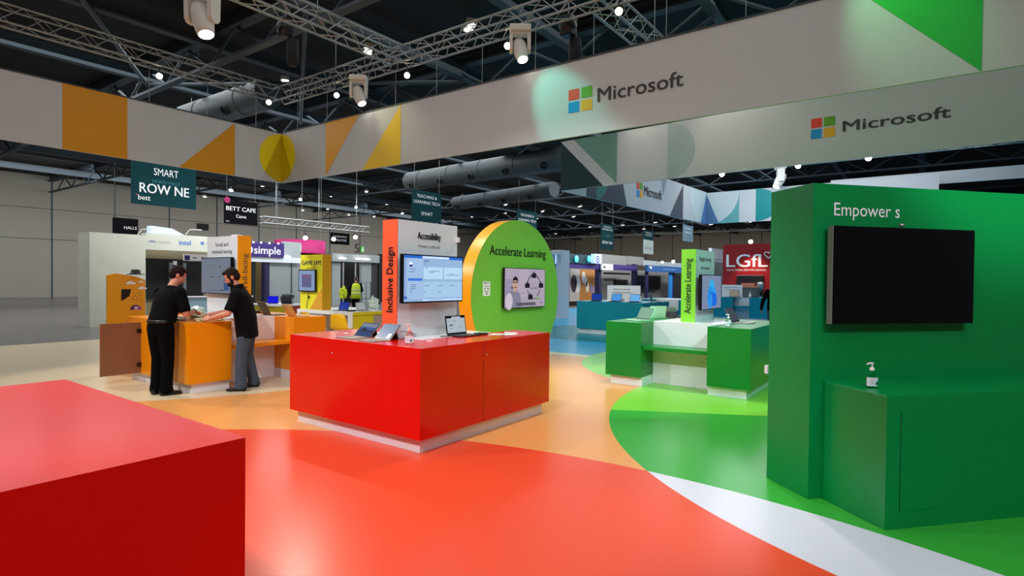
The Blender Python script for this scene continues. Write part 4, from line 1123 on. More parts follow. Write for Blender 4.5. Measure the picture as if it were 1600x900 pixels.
for (x, y, rz, lb, c, sh) in ((9.85, 13.0, 0.2-PI/2, 'dark laptop with a deep blue screen on the white work table', '1b3aa8', 'graphite'), (10.45, 12.85, PI-0.4, 'grey laptop standing open behind, middle of the white work table', '7c8798', 'silver'),
                              (10.2, 12.38, 0.1, 'small pale laptop at the front edge of the white work table', 'aab0ae', 'silver'), (10.95, 12.55, PI-0.2, 'grey laptop at the right end of the white work table', '7c8798', 'silver')):
    laptop((x, y, 0.751), rz, lb, 112, sh, c, 0.5, 0.34, 0.24)
tag(G().box((9.75, 12.45, 0.751), (9.95, 12.6, 0.79), M['black']).build('docking_station', bevel=0.005), 'black docking station among the laptops on the white work table', 'docking station')
crumple((11.05, 13.05, 0.751), 0.15, 'clear crinkled bag at the right end of the white work table', m_bag, 9, flat=1.3)
t = thing('display_totem', 'yellow GAME JAM panel with amber side standing on the white work table', 'display panel', (9.75, 13.95, 0.75))
px1 = W(518, 430, y=13.43).x
g = G(); g.box((9.6, 13.45, 0.751), (px1, 14.47, 2.285), M['yellow']); g.build('board', t)
g = G(); g.box((9.6, 13.44, 0.751), (px1, 13.45, 2.285), mat('dark_amber_side', 'c79404', 0.45)); g.build('coloured_end', t)
fj = Fr((9.6, 14.47, 0), (0, -1, 0))
g = G(); g.text('GAME JAM', fj, 0.51, 2.0, pr_('2b1f52'), h=0.12, w=0.88, al='c', bold=True); dashes(g, fj, 0.31, 1.9, 0.42, 0.03, (5, 7)); g.build('lettering', t)
g = G(); g.poly(fj, [(0.45, 0.76), (1.02, 0.76), (1.02, 1.4)], 0.003, pr_('e0a030')); g.build('amber_triangle', t)
def d_game(g, f, w, h, b):
    g.rect(f, b, b, w-b, h-b, 0.0015, scr('8ea2cc', 0.55)); g.rect(f, 0.22*w, 0.2*h, 0.78*w, 0.78*h, 0.003, scr('6a6a92', 0.5))
    g.rect(f, 0.26*w, 0.68*h, 0.74*w, 0.72*h, 0.004, scr('b05a7a', 0.5))
tv('small square screen with a violet window on the yellow GAME JAM panel', Fr((9.53, 14.46, 1.25), (0, -1, 0)), 0.79, 0.62, d_game, stand=0.018, bez=0.03)
t = thing('cable', 'black cable hanging below the screen on the yellow panel', 'cable', (9.58, 14.0, 0.8))
g = G(); g.tube([(9.585, 14.1, 1.24), (9.575, 14.07, 1.1), (9.58, 14.12, 0.95), (9.585, 14.15, 0.78)], 0.008, M['ink'], 6); g.ell((9.575, 14.03, 1.1), (0.012, 0.03, 0.05), M['black'], 10, 8); g.build('cord', t)

def chair(p, rz, label):
    t = thing('shell_chair', label, 'chair', p, rz, 'yellow shell chairs')
    T = WM[t.name]
    prof = [(0.22, 0.43), (0.16, 0.445), (0.05, 0.43), (-0.08, 0.425), (-0.16, 0.45), (-0.205, 0.52), (-0.225, 0.62), (-0.245, 0.72), (-0.265, 0.80), (-0.272, 0.825)]
    wid = [0.17, 0.21, 0.23, 0.235, 0.235, 0.23, 0.22, 0.205, 0.17, 0.09]
    nu = 9
    top, bot = [], []
    for (y, z), w_ in zip(prof, wid):
        for k in range(nu):
            a = -1+2*k/(nu-1)
            lift = 0.06*abs(a)**2.5
            up = z > 0.5
            top.append((a*w_, y+(lift*1.1 if up else 0), z+(0 if up else lift)))
            bot.append((a*w_, y+(lift*1.1 if up else 0)-(0.012 if up else 0), z+(0 if up else lift)-(0.002 if up else 0.012)))
    n = len(prof)
    F1 = [(i*nu+k, i*nu+k+1, (i+1)*nu+k+1, (i+1)*nu+k) for i in range(n-1) for k in range(nu-1)]
    off = len(top)
    F2 = [tuple(reversed([q+off for q in f])) for f in F1]
    edge = [k for k in range(nu)]+[i*nu+nu-1 for i in range(1, n)]+[(n-1)*nu+k for k in range(nu-2, -1, -1)]+[i*nu for i in range(n-2, 0, -1)]
    F3 = [(edge[(i+1) % len(edge)], edge[i], edge[i]+off, edge[(i+1) % len(edge)]+off) for i in range(len(edge))]
    g = G(T); g.add(top+bot, F1+F2+F3, M['chair'], True); g.build('seat_shell', t)
    for (sx, sy) in ((1, 1), (-1, 1), (1, -1), (-1, -1)):
        G(T).tube([(sx*0.1, sy*0.09, 0.425), (sx*0.21, sy*0.2, 0.0)], [0.014, 0.01], M['wood'], 8).build('leg', t)
    return t
chair((8.42, 11.02, 0), -PI/2+0.35, 'yellow shell chair at the near corner of the white work table')
chair((8.36, 12.1, 0), -PI/2, 'yellow shell chair at the far left end of the white work table')
# low counter with yellow and red front
a, b = W(392, 475, z=0.9), W(478.5, 475, z=0.75); zq = 0.75
b.y = max(b.y, 14.9)
t = thing('display_counter', 'white-topped counter with yellow and brick red front behind the orange counter laptops', 'counter', ((a.x+b.x)/2, (a.y+b.y)/2, 0))
x0, y0 = b.x-1.1, b.y
g = G(); g.box((x0-0.05, y0-0.05, 0.70), (b.x+0.05, y0+1.6, 0.75), M['white_gloss']); g.build('top', t)
g = G(); g.box((x0, y0, 0), (b.x-0.55, y0+1.55, 0.70), pr_('b9a512')); g.build('yellow_front', t)
g = G(); g.box((b.x-0.55, y0, 0), (b.x, y0+1.55, 0.70), pr_('a83a24')); g.build('red_front', t)
laptop((x0-0.0+0.25, y0+0.7, 0.75), -0.9, 'laptop with a bright blue screen on the yellow and red counter', 100, 'silver', '1818d8', 0.7, 0.36, 0.26)
laptop((b.x-0.35, y0+0.5, 0.75), 2.2, 'dark grey laptop lid seen from behind on the yellow and red counter', 112, 'graphite', '303840', 0.2, 0.36, 0.26)
# standee
t = thing('standee', 'yellow cut-out board with clouds and stars at the left edge behind the orange counter', 'standee', (3.75, 11.0, 0))
SX = W(168, 480, y=11.0).x
fs = Fr((SX, 11.0, 0), (1, 0, 0))
xr, zt_ = W(227, 437, y=11).x-SX, W(210, 432, y=11).z
g = G(); g.prism(fs, [(0, 0), (xr, 0), (xr, zt_-0.06), (xr-0.15, zt_), (xr-0.45, zt_+0.05), (0, zt_+0.02)], -0.06, 0, pr_('e2a414')); g.build('board', t)
g = G()
def star(cx, cy, r): return [(cx+(r if i % 2 == 0 else r*0.5)*math.sin(i*PI/5+0.1), cy+(r if i % 2 == 0 else r*0.5)*math.cos(i*PI/5+0.1)) for i in range(10)]
for (u, v, r) in ((211, 465.5, 0.055), (219, 458.5, 0.042), (220, 469.5, 0.032)):
    x, y = fs.px(u, v)
    g.poly(fs, star(x, y, r), 0.002, M['ink']); g.poly(fs, star(x, y, r*0.72), 0.004, pr_('f0b424'))
for (u, v, s_) in ((204, 441.5, 1.0), (222, 449.5, 0.9), (220, 440, 0.6)):
    x, y = fs.px(u, v)
    for (m, o, k) in ((M['ink'], 0.002, 1.12), (M['paper'], 0.004, 1.0)):
        g.disc(fs, x, y, 0.05*s_*k, o, m, ry=0.03*s_*k); g.disc(fs, x-0.03*s_, y-0.012*s_, 0.045*s_*k, o+0.0005, m, ry=0.022*s_*k); g.disc(fs, x+0.04*s_, y-0.012*s_, 0.045*s_*k, o+0.001, m, ry=0.02*s_*k)
x, y = fs.px(212, 484)
g.disc(fs, x, y, 0.085, 0.002, pr_('4a2560'), a0=0, a1=180); g.disc(fs, x+0.005, y+0.03, 0.03, 0.004, pr_('d9b8d8')); g.disc(fs, x+0.05, y+0.03, 0.035, 0.003, pr_('8c4f9c'))
x, y = fs.px(202, 461); g.poly(fs, [(x-0.12, y-0.1), (x+0.0, y-0.02), (x+0.03, y+0.1), (x-0.12, y+0.1)], 0.003, M['black_matte'])
g.build('print', t)
hp = fs.P(fs.px(213, 430)[0], zt_+0.03, -0.03)
t = thing('hat', 'black brimmed hat lying on top of the yellow standee', 'hat', hp)
g = G(); g.lathe([(0.0, 0.015), (0.13, 0.0), (0.135, 0.008), (0.075, 0.02), (0.07, 0.075), (0.05, 0.09), (0.0, 0.085)], hp, M['black_matte'], 20); g.build('hat_body', t)

# ------------------------------------------------------------------ booths in the background (north side)
def span(u0, u1, v0, v1, y=None, x=None):
    k = {'y': y} if y is not None else {'x': x}
    um = (u0+u1)/2
    a, b = W(u0, (v0+v1)/2, **k), W(u1, (v0+v1)/2, **k)
    return a, b, W(um, v1, **k).z, W(um, v0, **k).z
def slab(g, u0, u1, v0, v1, m, y=None, x=None, th=0.1, floor=False, tex=None):
    a, b, zb, zt = span(u0, u1, v0, v1, y, x)
    if floor: zb = 0.0
    if y is not None:
        g.box((a.x, y, zb), (b.x, y+th, zt), m); return Fr((a.x, y, zb), (1, 0, 0)), b.x-a.x, zt-zb
    g.box((x, b.y, zb), (x+th, a.y, zt), m); return Fr((x, a.y, zb), (0, -1, 0)), a.y-b.y, zt-zb
t = thing('exhibition_booth', 'pale wood-look booth with tech logos on its header, at the far left', 'booth', (9, 22, 0))
g = G(); slab(g, 140, 227.5, 365, 480, M['wood'], y=21.27, th=1.0, floor=True); g.build('side_wall', t)
a, b, zb, zt = span(227.5, 330, 367, 392, 21.27)
g = G(); g.box((a.x, 21.27, zb), (W(378, 380, y=21.27).x, 21.6, zt), M['wood']); g.build('header', t)
fh = Fr((a.x, 21.27, zb), (1, 0, 0))
g = G()
x, y = fh.px(233, 378.5); g.text('DELL', fh, x, y, pr_('2c56a8'), h=0.07, w=fh.px(244, 378)[0]-x, bold=True); g.text('Technologies', fh, fh.px(246, 379)[0], y-0.005, pr_('8e96a0'), h=0.06, w=fh.px(267, 378)[0]-fh.px(246, 378)[0])
x, y = fh.px(280, 382.5); g.text('intel', fh, x, y, pr_('1668c8'), h=0.17, w=fh.px(298, 380)[0]-x, bold=True)
x0, y0 = fh.px(313.5, 382.5); x1, y1 = fh.px(318.5, 378)
for (p_, q_) in ((0, 0), (1, 0), (0, 1), (1, 1)): g.rect(fh, x0+p_*(x1-x0)*0.54, y0+q_*(y1-y0)*0.54, x0+(p_*0.54+0.46)*(x1-x0), y0+(q_*0.54+0.46)*(y1-y0), 0.003, pr_('1d5bb8'))
g.text('Windows 11', fh, x1+0.04, y0, pr_('9aa2a8'), h=0.08)
g.build('logos', t)
g = G(); slab(g, 226, 376, 388, 480, mat('booth_back_wood', '8f8264', 0.6), y=23.4, floor=True); g.build('back_wall', t)
g = G(); slab(g, 229, 318, 405, 466, M['black_matte'], y=23.2); g.build('screen_wall', t)
g = G(); slab(g, 265.5, 269.5, 410, 440, M['silver'], y=23.0); slab(g, 287, 291, 411, 466, M['silver'], y=23.0); slab(g, 272, 276.5, 408, 414, M['paper'], y=23.0); g.build('mounting_rails', t)
t = thing('reception_counter', 'light blue booth counter front between the two men, far behind', 'counter', (11, 20.5, 0))
g = G(); slab(g, 286, 332, 465, 500, mat('pale_blue_board', '9fc0d4', 0.5), y=20.0, floor=True); g.build('front', t)
g = G(); slab(g, 286, 332, 463.5, 465, M['white_gloss'], y=19.95, th=0.6); g.build('top', t)
t = thing('sign_box', 'white sign box with a purple mark under the wood-look header', 'sign', (12, 21, 2))
g = G(); f, w_, h_ = slab(g, 288, 330, 397.5, 408, M['white_gloss'], y=22.2); g.build('box', t)
g = G(); g.rect(f, 0.01, 0.02, w_*0.2, h_*0.8, 0.003, M['purple']); g.rect(f, w_*0.3, h_*0.4, w_*0.45, h_*0.55, 0.003, M['ink']); g.poly(f, [(w_*0.6, h_*0.35), (w_*0.75, h_*0.35), (w_*0.68, h_*0.7)], 0.003, M['ink']); g.build('print', t)
t = thing('light_box', 'pale blue light box rising behind the wood-look booth', 'light box', (11, 25, 2))
a, b, zb, zt = span(236, 296, 357, 375, 26)
g = G(); g.prism(Fr((a.x, 26, 0), (1, 0, 0)), [(0, 0), (b.x-a.x, 0), (b.x-a.x, zt-0.35), (b.x-a.x-0.7, zt), (0, zt+0.06)], -0.4, 0, M['lightbox']); g.build('lit_body', t)
for (u, lb) in ((215, 'thin white arm light on the left post of the wood-look booth'), (290, 'thin dark arm light above the light box')):
    p = W(u, 366.5, y=21.5)
    t = thing('arm_light', lb, 'lamp', p); g = G(); g.tube([p, p+Vector((0.1, -0.1, 0.18)), p+Vector((0.42, -0.1, 0.2))], 0.018, M['fixture'], 6); g.build('arm', t); g = G(); g.box((p.x+0.32, p.y-0.14, p.z+0.18), (p.x+0.5, p.y-0.06, p.z+0.21), M['fixture']); g.build('lamp_bar', t)
t = thing('exhibition_booth', 'booth with a purple fascia reading simple, right of the amber panel', 'booth', (17, 27, 0))
g = G(); f, w_, h_ = slab(g, 384, 444, 378.5, 401.5, M['purple'], y=26.5, th=0.2); g.build('fascia', t)
g = G(); x, y = f.px(397, 396); g.text('simple', f, x, y, M['ink_white'], h=f.px(397, 384)[1]-y, w=f.px(438.5, 390)[0]-x, bold=True); g.disc(f, f.px(388.5, 390)[0], f.px(390, 390)[1], 0.21, 0.003, M['ink_white']); g.build('lettering', t)
g = G(); slab(g, 388, 470, 401.5, 410, M['white_matte'], y=26.6); slab(g, 400, 414, 404, 480, mat('ochre_wall', '6d5a30', 0.6), y=28, floor=True); slab(g, 388, 420, 408, 480, M['grey_wall'], y=28.3, floor=True); g.build('back_wall', t)
for u0, u1, v0 in ((391, 399.5, 405), (413.5, 421, 403)): g = G(); slab(g, u0, u1, v0, 480, M['navy'] if u0 > 400 else M['black_matte'], y=26.7, th=0.3, floor=True); g.build('post', t)
G_ = [(396, 378.5), (408, 379), (421, 380), (435, 380.5)]
for i, (u, v) in enumerate(G_):
    p = W(u, v, y=26.3); g = G(); g.ell(p, (0.05, 0.05, 0.04), M['lamp_dl'], 10, 6); g.build('spot_lamp', t)
t = thing('partition_wall', 'plain grey partition wall between the purple fascia and the yellow panel', 'partition', (19, 26, 0))
g = G(); slab(g, 421, 470, 404, 480, M['grey_wall'], y=26.8, floor=True); slab(g, 441, 470, 378, 404, mat('grey_partition_light', '9aa0a2', 0.6), y=27.0); g.build('panel', t)
g = G(); slab(g, 455.6, 456.4, 404, 480, M['steel'], y=26.75, floor=True); g.build('joint', t)
for (u, v) in ((449, 402.5), (425, 401.5)):
    p = W(u, v, y=26.75); tag(G().lathe([(0.0, 0.12), (0.16, 0.08), (0.18, 0.0), (0.0, -0.02)], p, M['lamp_dl'], 12).build('downlight'), 'round downlight glowing %s the grey partition' % ('at the right of' if u > 440 else 'at the left of'), 'lamp')
t = thing('waste_bin', 'grey bin with a black lid before the grey partition', 'bin', W(450, 470, y=20).xy.to_3d())
a, b, zb, zt = span(441, 459, 459.5, 480, 20.0)
cx, rr = (a.x+b.x)/2, (b.x-a.x)/2*0.9
g = G(); g.lathe([(rr*0.8, 0.0), (rr*0.95, zt-0.16), (rr*0.95, zt-0.14)], (cx, 20, 0), mat('bin_grey', '8a9a9c', 0.5), 20); g.build('bin_body', t)
g = G(); g.lathe([(rr*1.02, zt-0.14), (rr*1.05, zt-0.04), (rr*0.7, zt+0.02), (0.0, zt+0.03)], (cx, 20, 0), M['black'], 20); g.build('lid', t)
t = thing('hanging_ring', 'magenta circular hanging banner ring with small white marks', 'banner', W(490, 385, y=28))
a, b, zb, zt = span(457, 524, 375, 396, 28)
cx, rr = (a.x+b.x)/2, (b.x-a.x)/2
g = G(); g.lathe([(rr, zb), (rr, zt), (rr-0.05, zt), (rr-0.05, zb), (rr, zb)], (cx, 28+rr, 0), M['pink'], 48); g.build('band', t)
g = G()
for ang, sh in ((-34, 0), (-28, 1), (-125, 2)):
    c = Vector((cx+(rr+0.01)*math.cos(math.radians(ang)), 28+rr+(rr+0.01)*math.sin(math.radians(ang)), (zt+zb)/2-0.15))
    f = Fr(c, (-math.sin(math.radians(ang)), math.cos(math.radians(ang)), 0))
    if sh == 0: g.disc(f, 0, 0.1, 0.12, 0.0, M['ink_white']); g.rect(f, -0.05, -0.2, 0.05, 0.0, 0.0, M['ink_white'])
    else: g.rect(f, -0.1, -0.15, 0.1, 0.25, 0.0, M['ink_white'])
g.build('marks', t)
for a_ in (0, 120, 240): G().tube([(cx+rr*math.cos(math.radians(a_)), 28+rr+rr*math.sin(math.radians(a_)), zt), (cx+rr*math.cos(math.radians(a_)), 28+rr+rr*math.sin(math.radians(a_)), ZC)], 0.01, M['wire'], 4).build('hanging_wire', t)
for i, (u, v) in enumerate(((477, 371), (521, 373), (555, 370))):
    p = W(u, v, y=24)
    flood(p, ('white floodlight under the small low truss, left', 'white floodlight under the small low truss, middle', 'white floodlight under the small low truss, right')[i], (-0.4, -0.8, -0.5), 1.1, to=(p.x, 24, (TRA.z+TRB.z)/2-0.13))
t = thing('partition_booth', 'grey partition booth with a wide black doorway behind the hi-vis worker', 'booth', (23, 30, 0))
Y = 29.0
g = G(); slab(g, 519, 532, 405, 480, M['grey_wall'], y=Y, floor=True); slab(g, 564.5, 580, 409, 480, M['grey_wall'], y=Y, floor=True); g.build('wall_panels', t)
g = G(); slab(g, 519, 593, 397.5, 409.5, M['grey_wall'], y=Y-0.3, th=0.4); g.build('fascia', t)
g = G(); slab(g, 530, 596, 409, 480, M['black_matte'], y=Y+2.0, floor=True); g.build('dark_interior', t)
g = G()
for u in (536.5, 555.5, 563): slab(g, u-0.8, u+0.8, 409.5, 480, M['silver'], y=Y+0.05, th=0.06, floor=True)
g.build('door_frame', t)
g = G(); slab(g, 580, 592, 410, 480, mat('charcoal_board', '2c2928', 0.6), y=Y, floor=True); slab(g, 592, 606, 397, 480, M['black_matte'], y=Y-0.1, floor=True); g.build('dark_panels', t)
for i, (u, v) in enumerate(((535.5, 404.5), (561, 405.5), (573, 406))):
    p = W(u, v, y=Y-0.5); tag(G().lathe([(0.0, 0.1), (0.2, 0.07), (0.22, 0.0), (0.0, -0.02)], p, M['lamp_dl'], 12).build('downlight'), 'round downlight glowing on the grey fascia above the black doorway, %s' % ('left', 'middle', 'right')[i], 'lamp')
t = thing('barrier_frame', 'thin metal crowd barrier frame beside the hi-vis worker', 'barrier', W(572, 480, y=22).xy.to_3d())
a, b, zb, zt = span(565, 579, 441, 480, 22)
g = G(); g.tube([(a.x, 22, 0), (a.x, 22, zt), (b.x, 22, zt), (b.x, 22, 0)], 0.022, M['steel'], 6); g.tube([((a.x+b.x)/2, 22, 0.0), ((a.x+b.x)/2, 22, zt)], 0.015, M['steel'], 6); g.tube([(a.x, 22, zt*0.45), (b.x, 22, zt*0.45)], 0.015, M['steel'], 6); g.build('tube_frame', t)
g = G(); f, w_, h_ = slab(g, 308.5, 326, 349.5, 359.5, M['black_matte'], y=YN-0.12, th=0.1); tag(g.build('wall_vent'), 'dark rectangular vent high on the left hall wall', 'vent')
fN = Fr((0, YN-0.03, 0), (1, 0, 0))
g = G(); x, y = fN.px(554.5, 394.5); x2, y2 = fN.px(561, 381.5); g.text('5', fN, x, y, M['ink_dk'], h=(y2-y), w=x2-x, off=0.004); tag(g.build('wall_number'), 'large dark numeral 5 on the hall wall', 'number')
t = thing('exit_sign', 'small green running-man exit sign right of the numeral 5', 'sign', W(567, 390, y=YN-0.1))
g = G(); f, w_, h_ = slab(g, 564.3, 569, 385, 394.5, mat('exit_green', '56a050', 0.4, emit=0.7, var=0), y=YN-0.14, th=0.1); g.build('lit_box', t)
g = G(); wh = mat('exit_white', 'e8f0d8', 0.4, emit=0.8, var=0); g.disc(f, w_*0.55, h_*0.78, w_*0.13, 0.006, wh); g.poly(f, [(w_*0.3, h_*0.15), (w_*0.45, h_*0.15), (w_*0.6, h_*0.4), (w_*0.75, h_*0.2), (w_*0.85, h_*0.25), (w_*0.65, h_*0.66), (w_*0.4, h_*0.62)], 0.006, wh); g.build('pictogram', t)

# ------------------------------------------------------------------ booths in the background (east side)
t = thing('portal_frame', 'white portal frame standing at the right edge of the green disc', 'portal', (21.6, 12.9, 0))
g = G(); slab(g, 876, 889.5, 391, 497, M['white_matte'], y=12.75, th=0.5, floor=True); g.build('post', t)
a, b, zb, zt = span(820, 876, 391, 396, 12.75)
g = G(); g.box((a.x, 12.76, zb), (b.x, 13.25, zt), M['white_matte']); g.build('lintel', t)
g = G(); slab(g, 868, 876, 396, 490, mat('dim_violet_screen', '3a3f88', 0.3, emit=0.35, var=0.3, scale=3), y=13.0, floor=False); slab(g, 868, 876, 396, 412, M['lightbox'], y=12.97, th=0.03); g.build('screen_strip', t)
YB = 17.0
t = thing('exhibition_booth', 'dark violet booth with an orange product poster, right of the portal frame', 'booth', (34, 18, 0))
g = G(); slab(g, 889, 934, 398, 412, mat('teal_glow_fascia', '08343f', 0.5), y=YB-0.2, th=0.2); slab(g, 889, 995, 412, 421, M['purple'], y=YB-0.1, th=0.2)
g.build('fascia', t)
gl = mat('cyan_lamp_glow', (0.1, 0.75, 0.85), 0.4, emit=1.0, var=0)
for u in (901, 920.5): p = W(u, 404.5, y=YB-0.3); G().ell(p, (0.22, 0.05, 0.2), gl, 12, 8).build('glow_lamp', t)
g = G(); slab(g, 889, 1000, 420, 497, mat('booth_back_grey', '7d7a76', 0.6), y=YB+2, floor=True); g.build('back_wall', t)
g = G(); f, w_, h_ = slab(g, 890, 938, 421, 470, pr_('b87a3c'), y=YB+1.5, floor=False)
g.build('poster_board', t)
g = G(); g.rect(f, 0, 0, w_*0.3, h_, 0.01, pr_('b9b0a6')); g.rect(f, w_*0.85, 0, w_, h_, 0.01, pr_('a8485a'))
for (x, y, r, c) in ((0.12, 0.55, 0.09, '3a2430'), (0.25, 0.5, 0.08, 'd8d2cc'), (0.42, 0.75, 0.06, 'e0dcd8'), (0.5, 0.6, 0.05, 'dcd6cc'), (0.55, 0.45, 0.06, 'e4d4b4'), (0.68, 0.4, 0.05, '8b7c9c'), (0.8, 0.3, 0.06, '9c8ca4')): g.disc(f, x*w_, y*h_, r*w_, 0.02, pr_(c), ry=r*w_*1.5)
g.build('poster_print', t)
for u in (937.5, 994.0): g = G(); slab(g, u-1.8, u+1.8, 413, 497, M['navy'], y=YB, th=0.3, floor=True); g.build('post', t)
g = G(); slab(g, 945, 985, 426, 429, M['black'], y=YB+1.2); slab(g, 962, 981, 437, 450, M['black'], y=YB+1.8); slab(g, 946, 962, 436, 436.8, M['ink'], y=YB+1.9); g.build('interior_screen', t)
t = thing('sign_box', 'white cube sign with a circular blue mark on the dark violet booth', 'sign', W(935, 404, y=YB-0.4))
g = G(); f, w_, h_ = slab(g, 930, 940, 397, 411.5, M['lightbox'], y=YB-0.5, th=0.3); g.build('box', t)
g = G(); g.disc(f, w_*0.4, h_*0.42, w_*0.28, 0.004, pr_('2c4f9c')); g.disc(f, w_*0.4, h_*0.42, w_*0.18, 0.008, M['paper']); g.disc(f, w_*0.4, h_*0.42, w_*0.1, 0.012, pr_('2c4f9c')); g.build('mark', t)
t = thing('name_board', 'small white name board on the violet fascia', 'sign', W(949, 417, y=YB-0.3))
g = G(); f, w_, h_ = slab(g, 940.5, 958, 412.5, 422, M['paper'], y=YB-0.25); g.build('board', t); g = G(); g.poly(f, [(w_*0.08, h_*0.3), (w_*0.38, h_*0.3), (w_*0.2, h_*0.75)], 0.004, M['ink']); g.rect(f, w_*0.45, h_*0.5, w_*0.92, h_*0.56, 0.004, M['ink']); g.build('lettering', t)
g = G(); slab(g, 938, 979, 398.5, 413, mat('pale_grey_board', '9c9c98', 0.6), y=20, th=0.2); slab(g, 980, 1006, 401, 414, mat('pale_grey_board', '9c9c98', 0.6), y=20.2, th=0.2); tag(g.build('partition_wall'), 'pale grey boards rising behind the violet booth', 'partition')
t = thing('exhibition_booth', 'booth with a blue fascia and a large black screen, left of the lime panel', 'booth', (40, 17, 0))
g = G(); f, w_, h_ = slab(g, 1012, 1068, 416, 425.5, M['blue_bd'], y=15.5, th=0.2); g.build('fascia', t)
g = G(); g.poly(f, [(w_*0.03, h_*0.8), (w_*0.1, h_*0.8), (w_*0.09, h_*0.35)], 0.01, M['paper']); g.rect(f, w_*0.4, h_*0.45, w_*0.75, h_*0.55, 0.01, pr_('7fa4cc')); g.build('lettering', t)
g = G(); slab(g, 1005, 1068, 409, 417, M['grey_wall'], y=15.8); slab(g, 995, 1068, 424, 490, mat('booth_back_grey', '7d7a76', 0.6), y=17.3, floor=True); g.build('back_wall', t)
g = G(); slab(g, 997, 1032, 431, 452.5, M['black'], y=17.0); g.build('black_screen', t)
g = G(); slab(g, 1046, 1050.5, 426, 470, pr_('1f7ac0'), y=15.7, floor=True); slab(g, 1050.5, 1053.5, 426, 470, M['navy'], y=15.8, floor=True); slab(g, 1009.5, 1013, 416, 470, M['navy'], y=15.7, floor=True); g.build('post', t)
g = G(); slab(g, 1053, 1068, 427, 470, M['black_matte'], y=16.2, floor=True); g.build('dark_opening', t)
for i, (u, v) in enumerate(((1035, 409.5), (1052, 408.5))):
    p = W(u, v, y=15.0); flood(p, ('small floodlight above the blue fascia, left', 'bigger warm floodlight above the blue fascia, right')[i], (CAM.x-p.x, CAM.y-p.y, -8), (0.8, 1.2)[i], to=(p.x+0.3, 15.55, p.z-0.1))
XL = 32.0
t = thing('exhibition_booth', 'dark red booth wall with large white LGfL letters', 'booth', (32, 8, 0))
g = G(); f, w_, h_ = slab(g, 1129, 1222, 381, 497, M['red_bd'], x=XL, th=0.3, floor=True); g.build('wall_board', t)
g = G(); x, y = f.px(1135, 417); x2 = f.px(1199.5, 417)[0]
g.text('LGfL', f, x, y, M['ink_white'], h=f.px(1140, 398)[1]-y, w=x2-x, bold=True)
x, y = f.px(1135, 423.3); g.text('THE NATIONAL GRID FOR LEARNING', f, x, y, M['ink_white'], h=0.095, w=f.px(1197, 420)[0]-x)
hx_, hy_ = f.px(1201, 398)
hp = [(hx_+0.2*math.sin(a)**3, hy_+0.17*(0.8125*math.cos(a)-0.3125*math.cos(2*a)-0.125*math.cos(3*a)-0.06*math.cos(4*a))*1.1) for a in [2*PI*i/40 for i in range(40)]]
g.tube([f.P(px_, py_, 0.02) for px_, py_ in hp], 0.022, M['ink_white'], 6, closed=True)
g.build('lettering', t)
g = G(); slab(g, 1151, 1192, 443.5-12.5, 470, M['black_matte'], x=XL-0.1); slab(g, 1151, 1192, 430, 431, M['silver'], x=XL-0.12); g.build('screen_recess', t)
p = W(1173, 377.5, x=XL-0.6); flood(p, 'bright warm floodlight on the top edge of the dark red booth wall', (CAM.x-p.x, CAM.y-p.y, -6), 1.1, to=(XL+0.05, p.y, p.z-0.05)); spot('booth_lamp', p+Vector((-0.2, 0, 0)), (XL, p.y, 0.8), 260, (1, 0.75, 0.5), 70, 0.7)
p = W(1168, 446, x=29)
t = thing('crate', 'red and cream striped crate on a stand before the dark red booth', 'crate', (29, p.y, 0))
a, b, zb, zt = span(1158, 1179, 442, 447, x=29)
g = G(); g.box((29, b.y, 0), (29.6, a.y, zb), M['black_matte']); g.build('stand', t)
g = G(); g.box((29, b.y, zb), (29.6, a.y, zt), pr_('c23a2a'))
for i in range(7): g.box((28.98, b.y+(a.y-b.y)*(i+0.2)/7, zb+0.03), (29.0, b.y+(a.y-b.y)*(i+0.6)/7, zt-0.03), pr_('e8c8a0'))
g.build('crate_body', t)
p = W(1188, 460, x=28.5)
t = thing('trophy', 'black and clear trophy-like ornament before the dark red booth', 'ornament', (28.5, p.y, 0))
zz = W(1188, 441, x=28.5).z
g = G(); g.lathe([(0.16, 0), (0.16, zz-0.75), (0.1, zz-0.72), (0.05, zz-0.55), (0.14, zz-0.45), (0.14, zz-0.4), (0.0, zz-0.4)], (28.5, p.y, 0), M['black'], 14); g.build('pedestal', t)
g = G(); g.lathe([(0.03, zz-0.4), (0.12, zz-0.3), (0.16, zz-0.1), (0.12, zz), (0.0, zz+0.02)], (28.5, p.y, 0), M['silver'], 14); g.build('globe', t)
g = G(); slab(g, 1112, 1131, 389, 404.5, M['white_matte'], y=11.5, th=0.2); slab(g, 1100, 1131, 405, 409, M['white_matte'], y=11.4, th=0.2); slab(g, 1116, 1130, 410, 470, M['grey_wall'], y=12, floor=True); tag(g.build('partition_wall'), 'white boards between the lime panel and the dark red booth', 'partition')

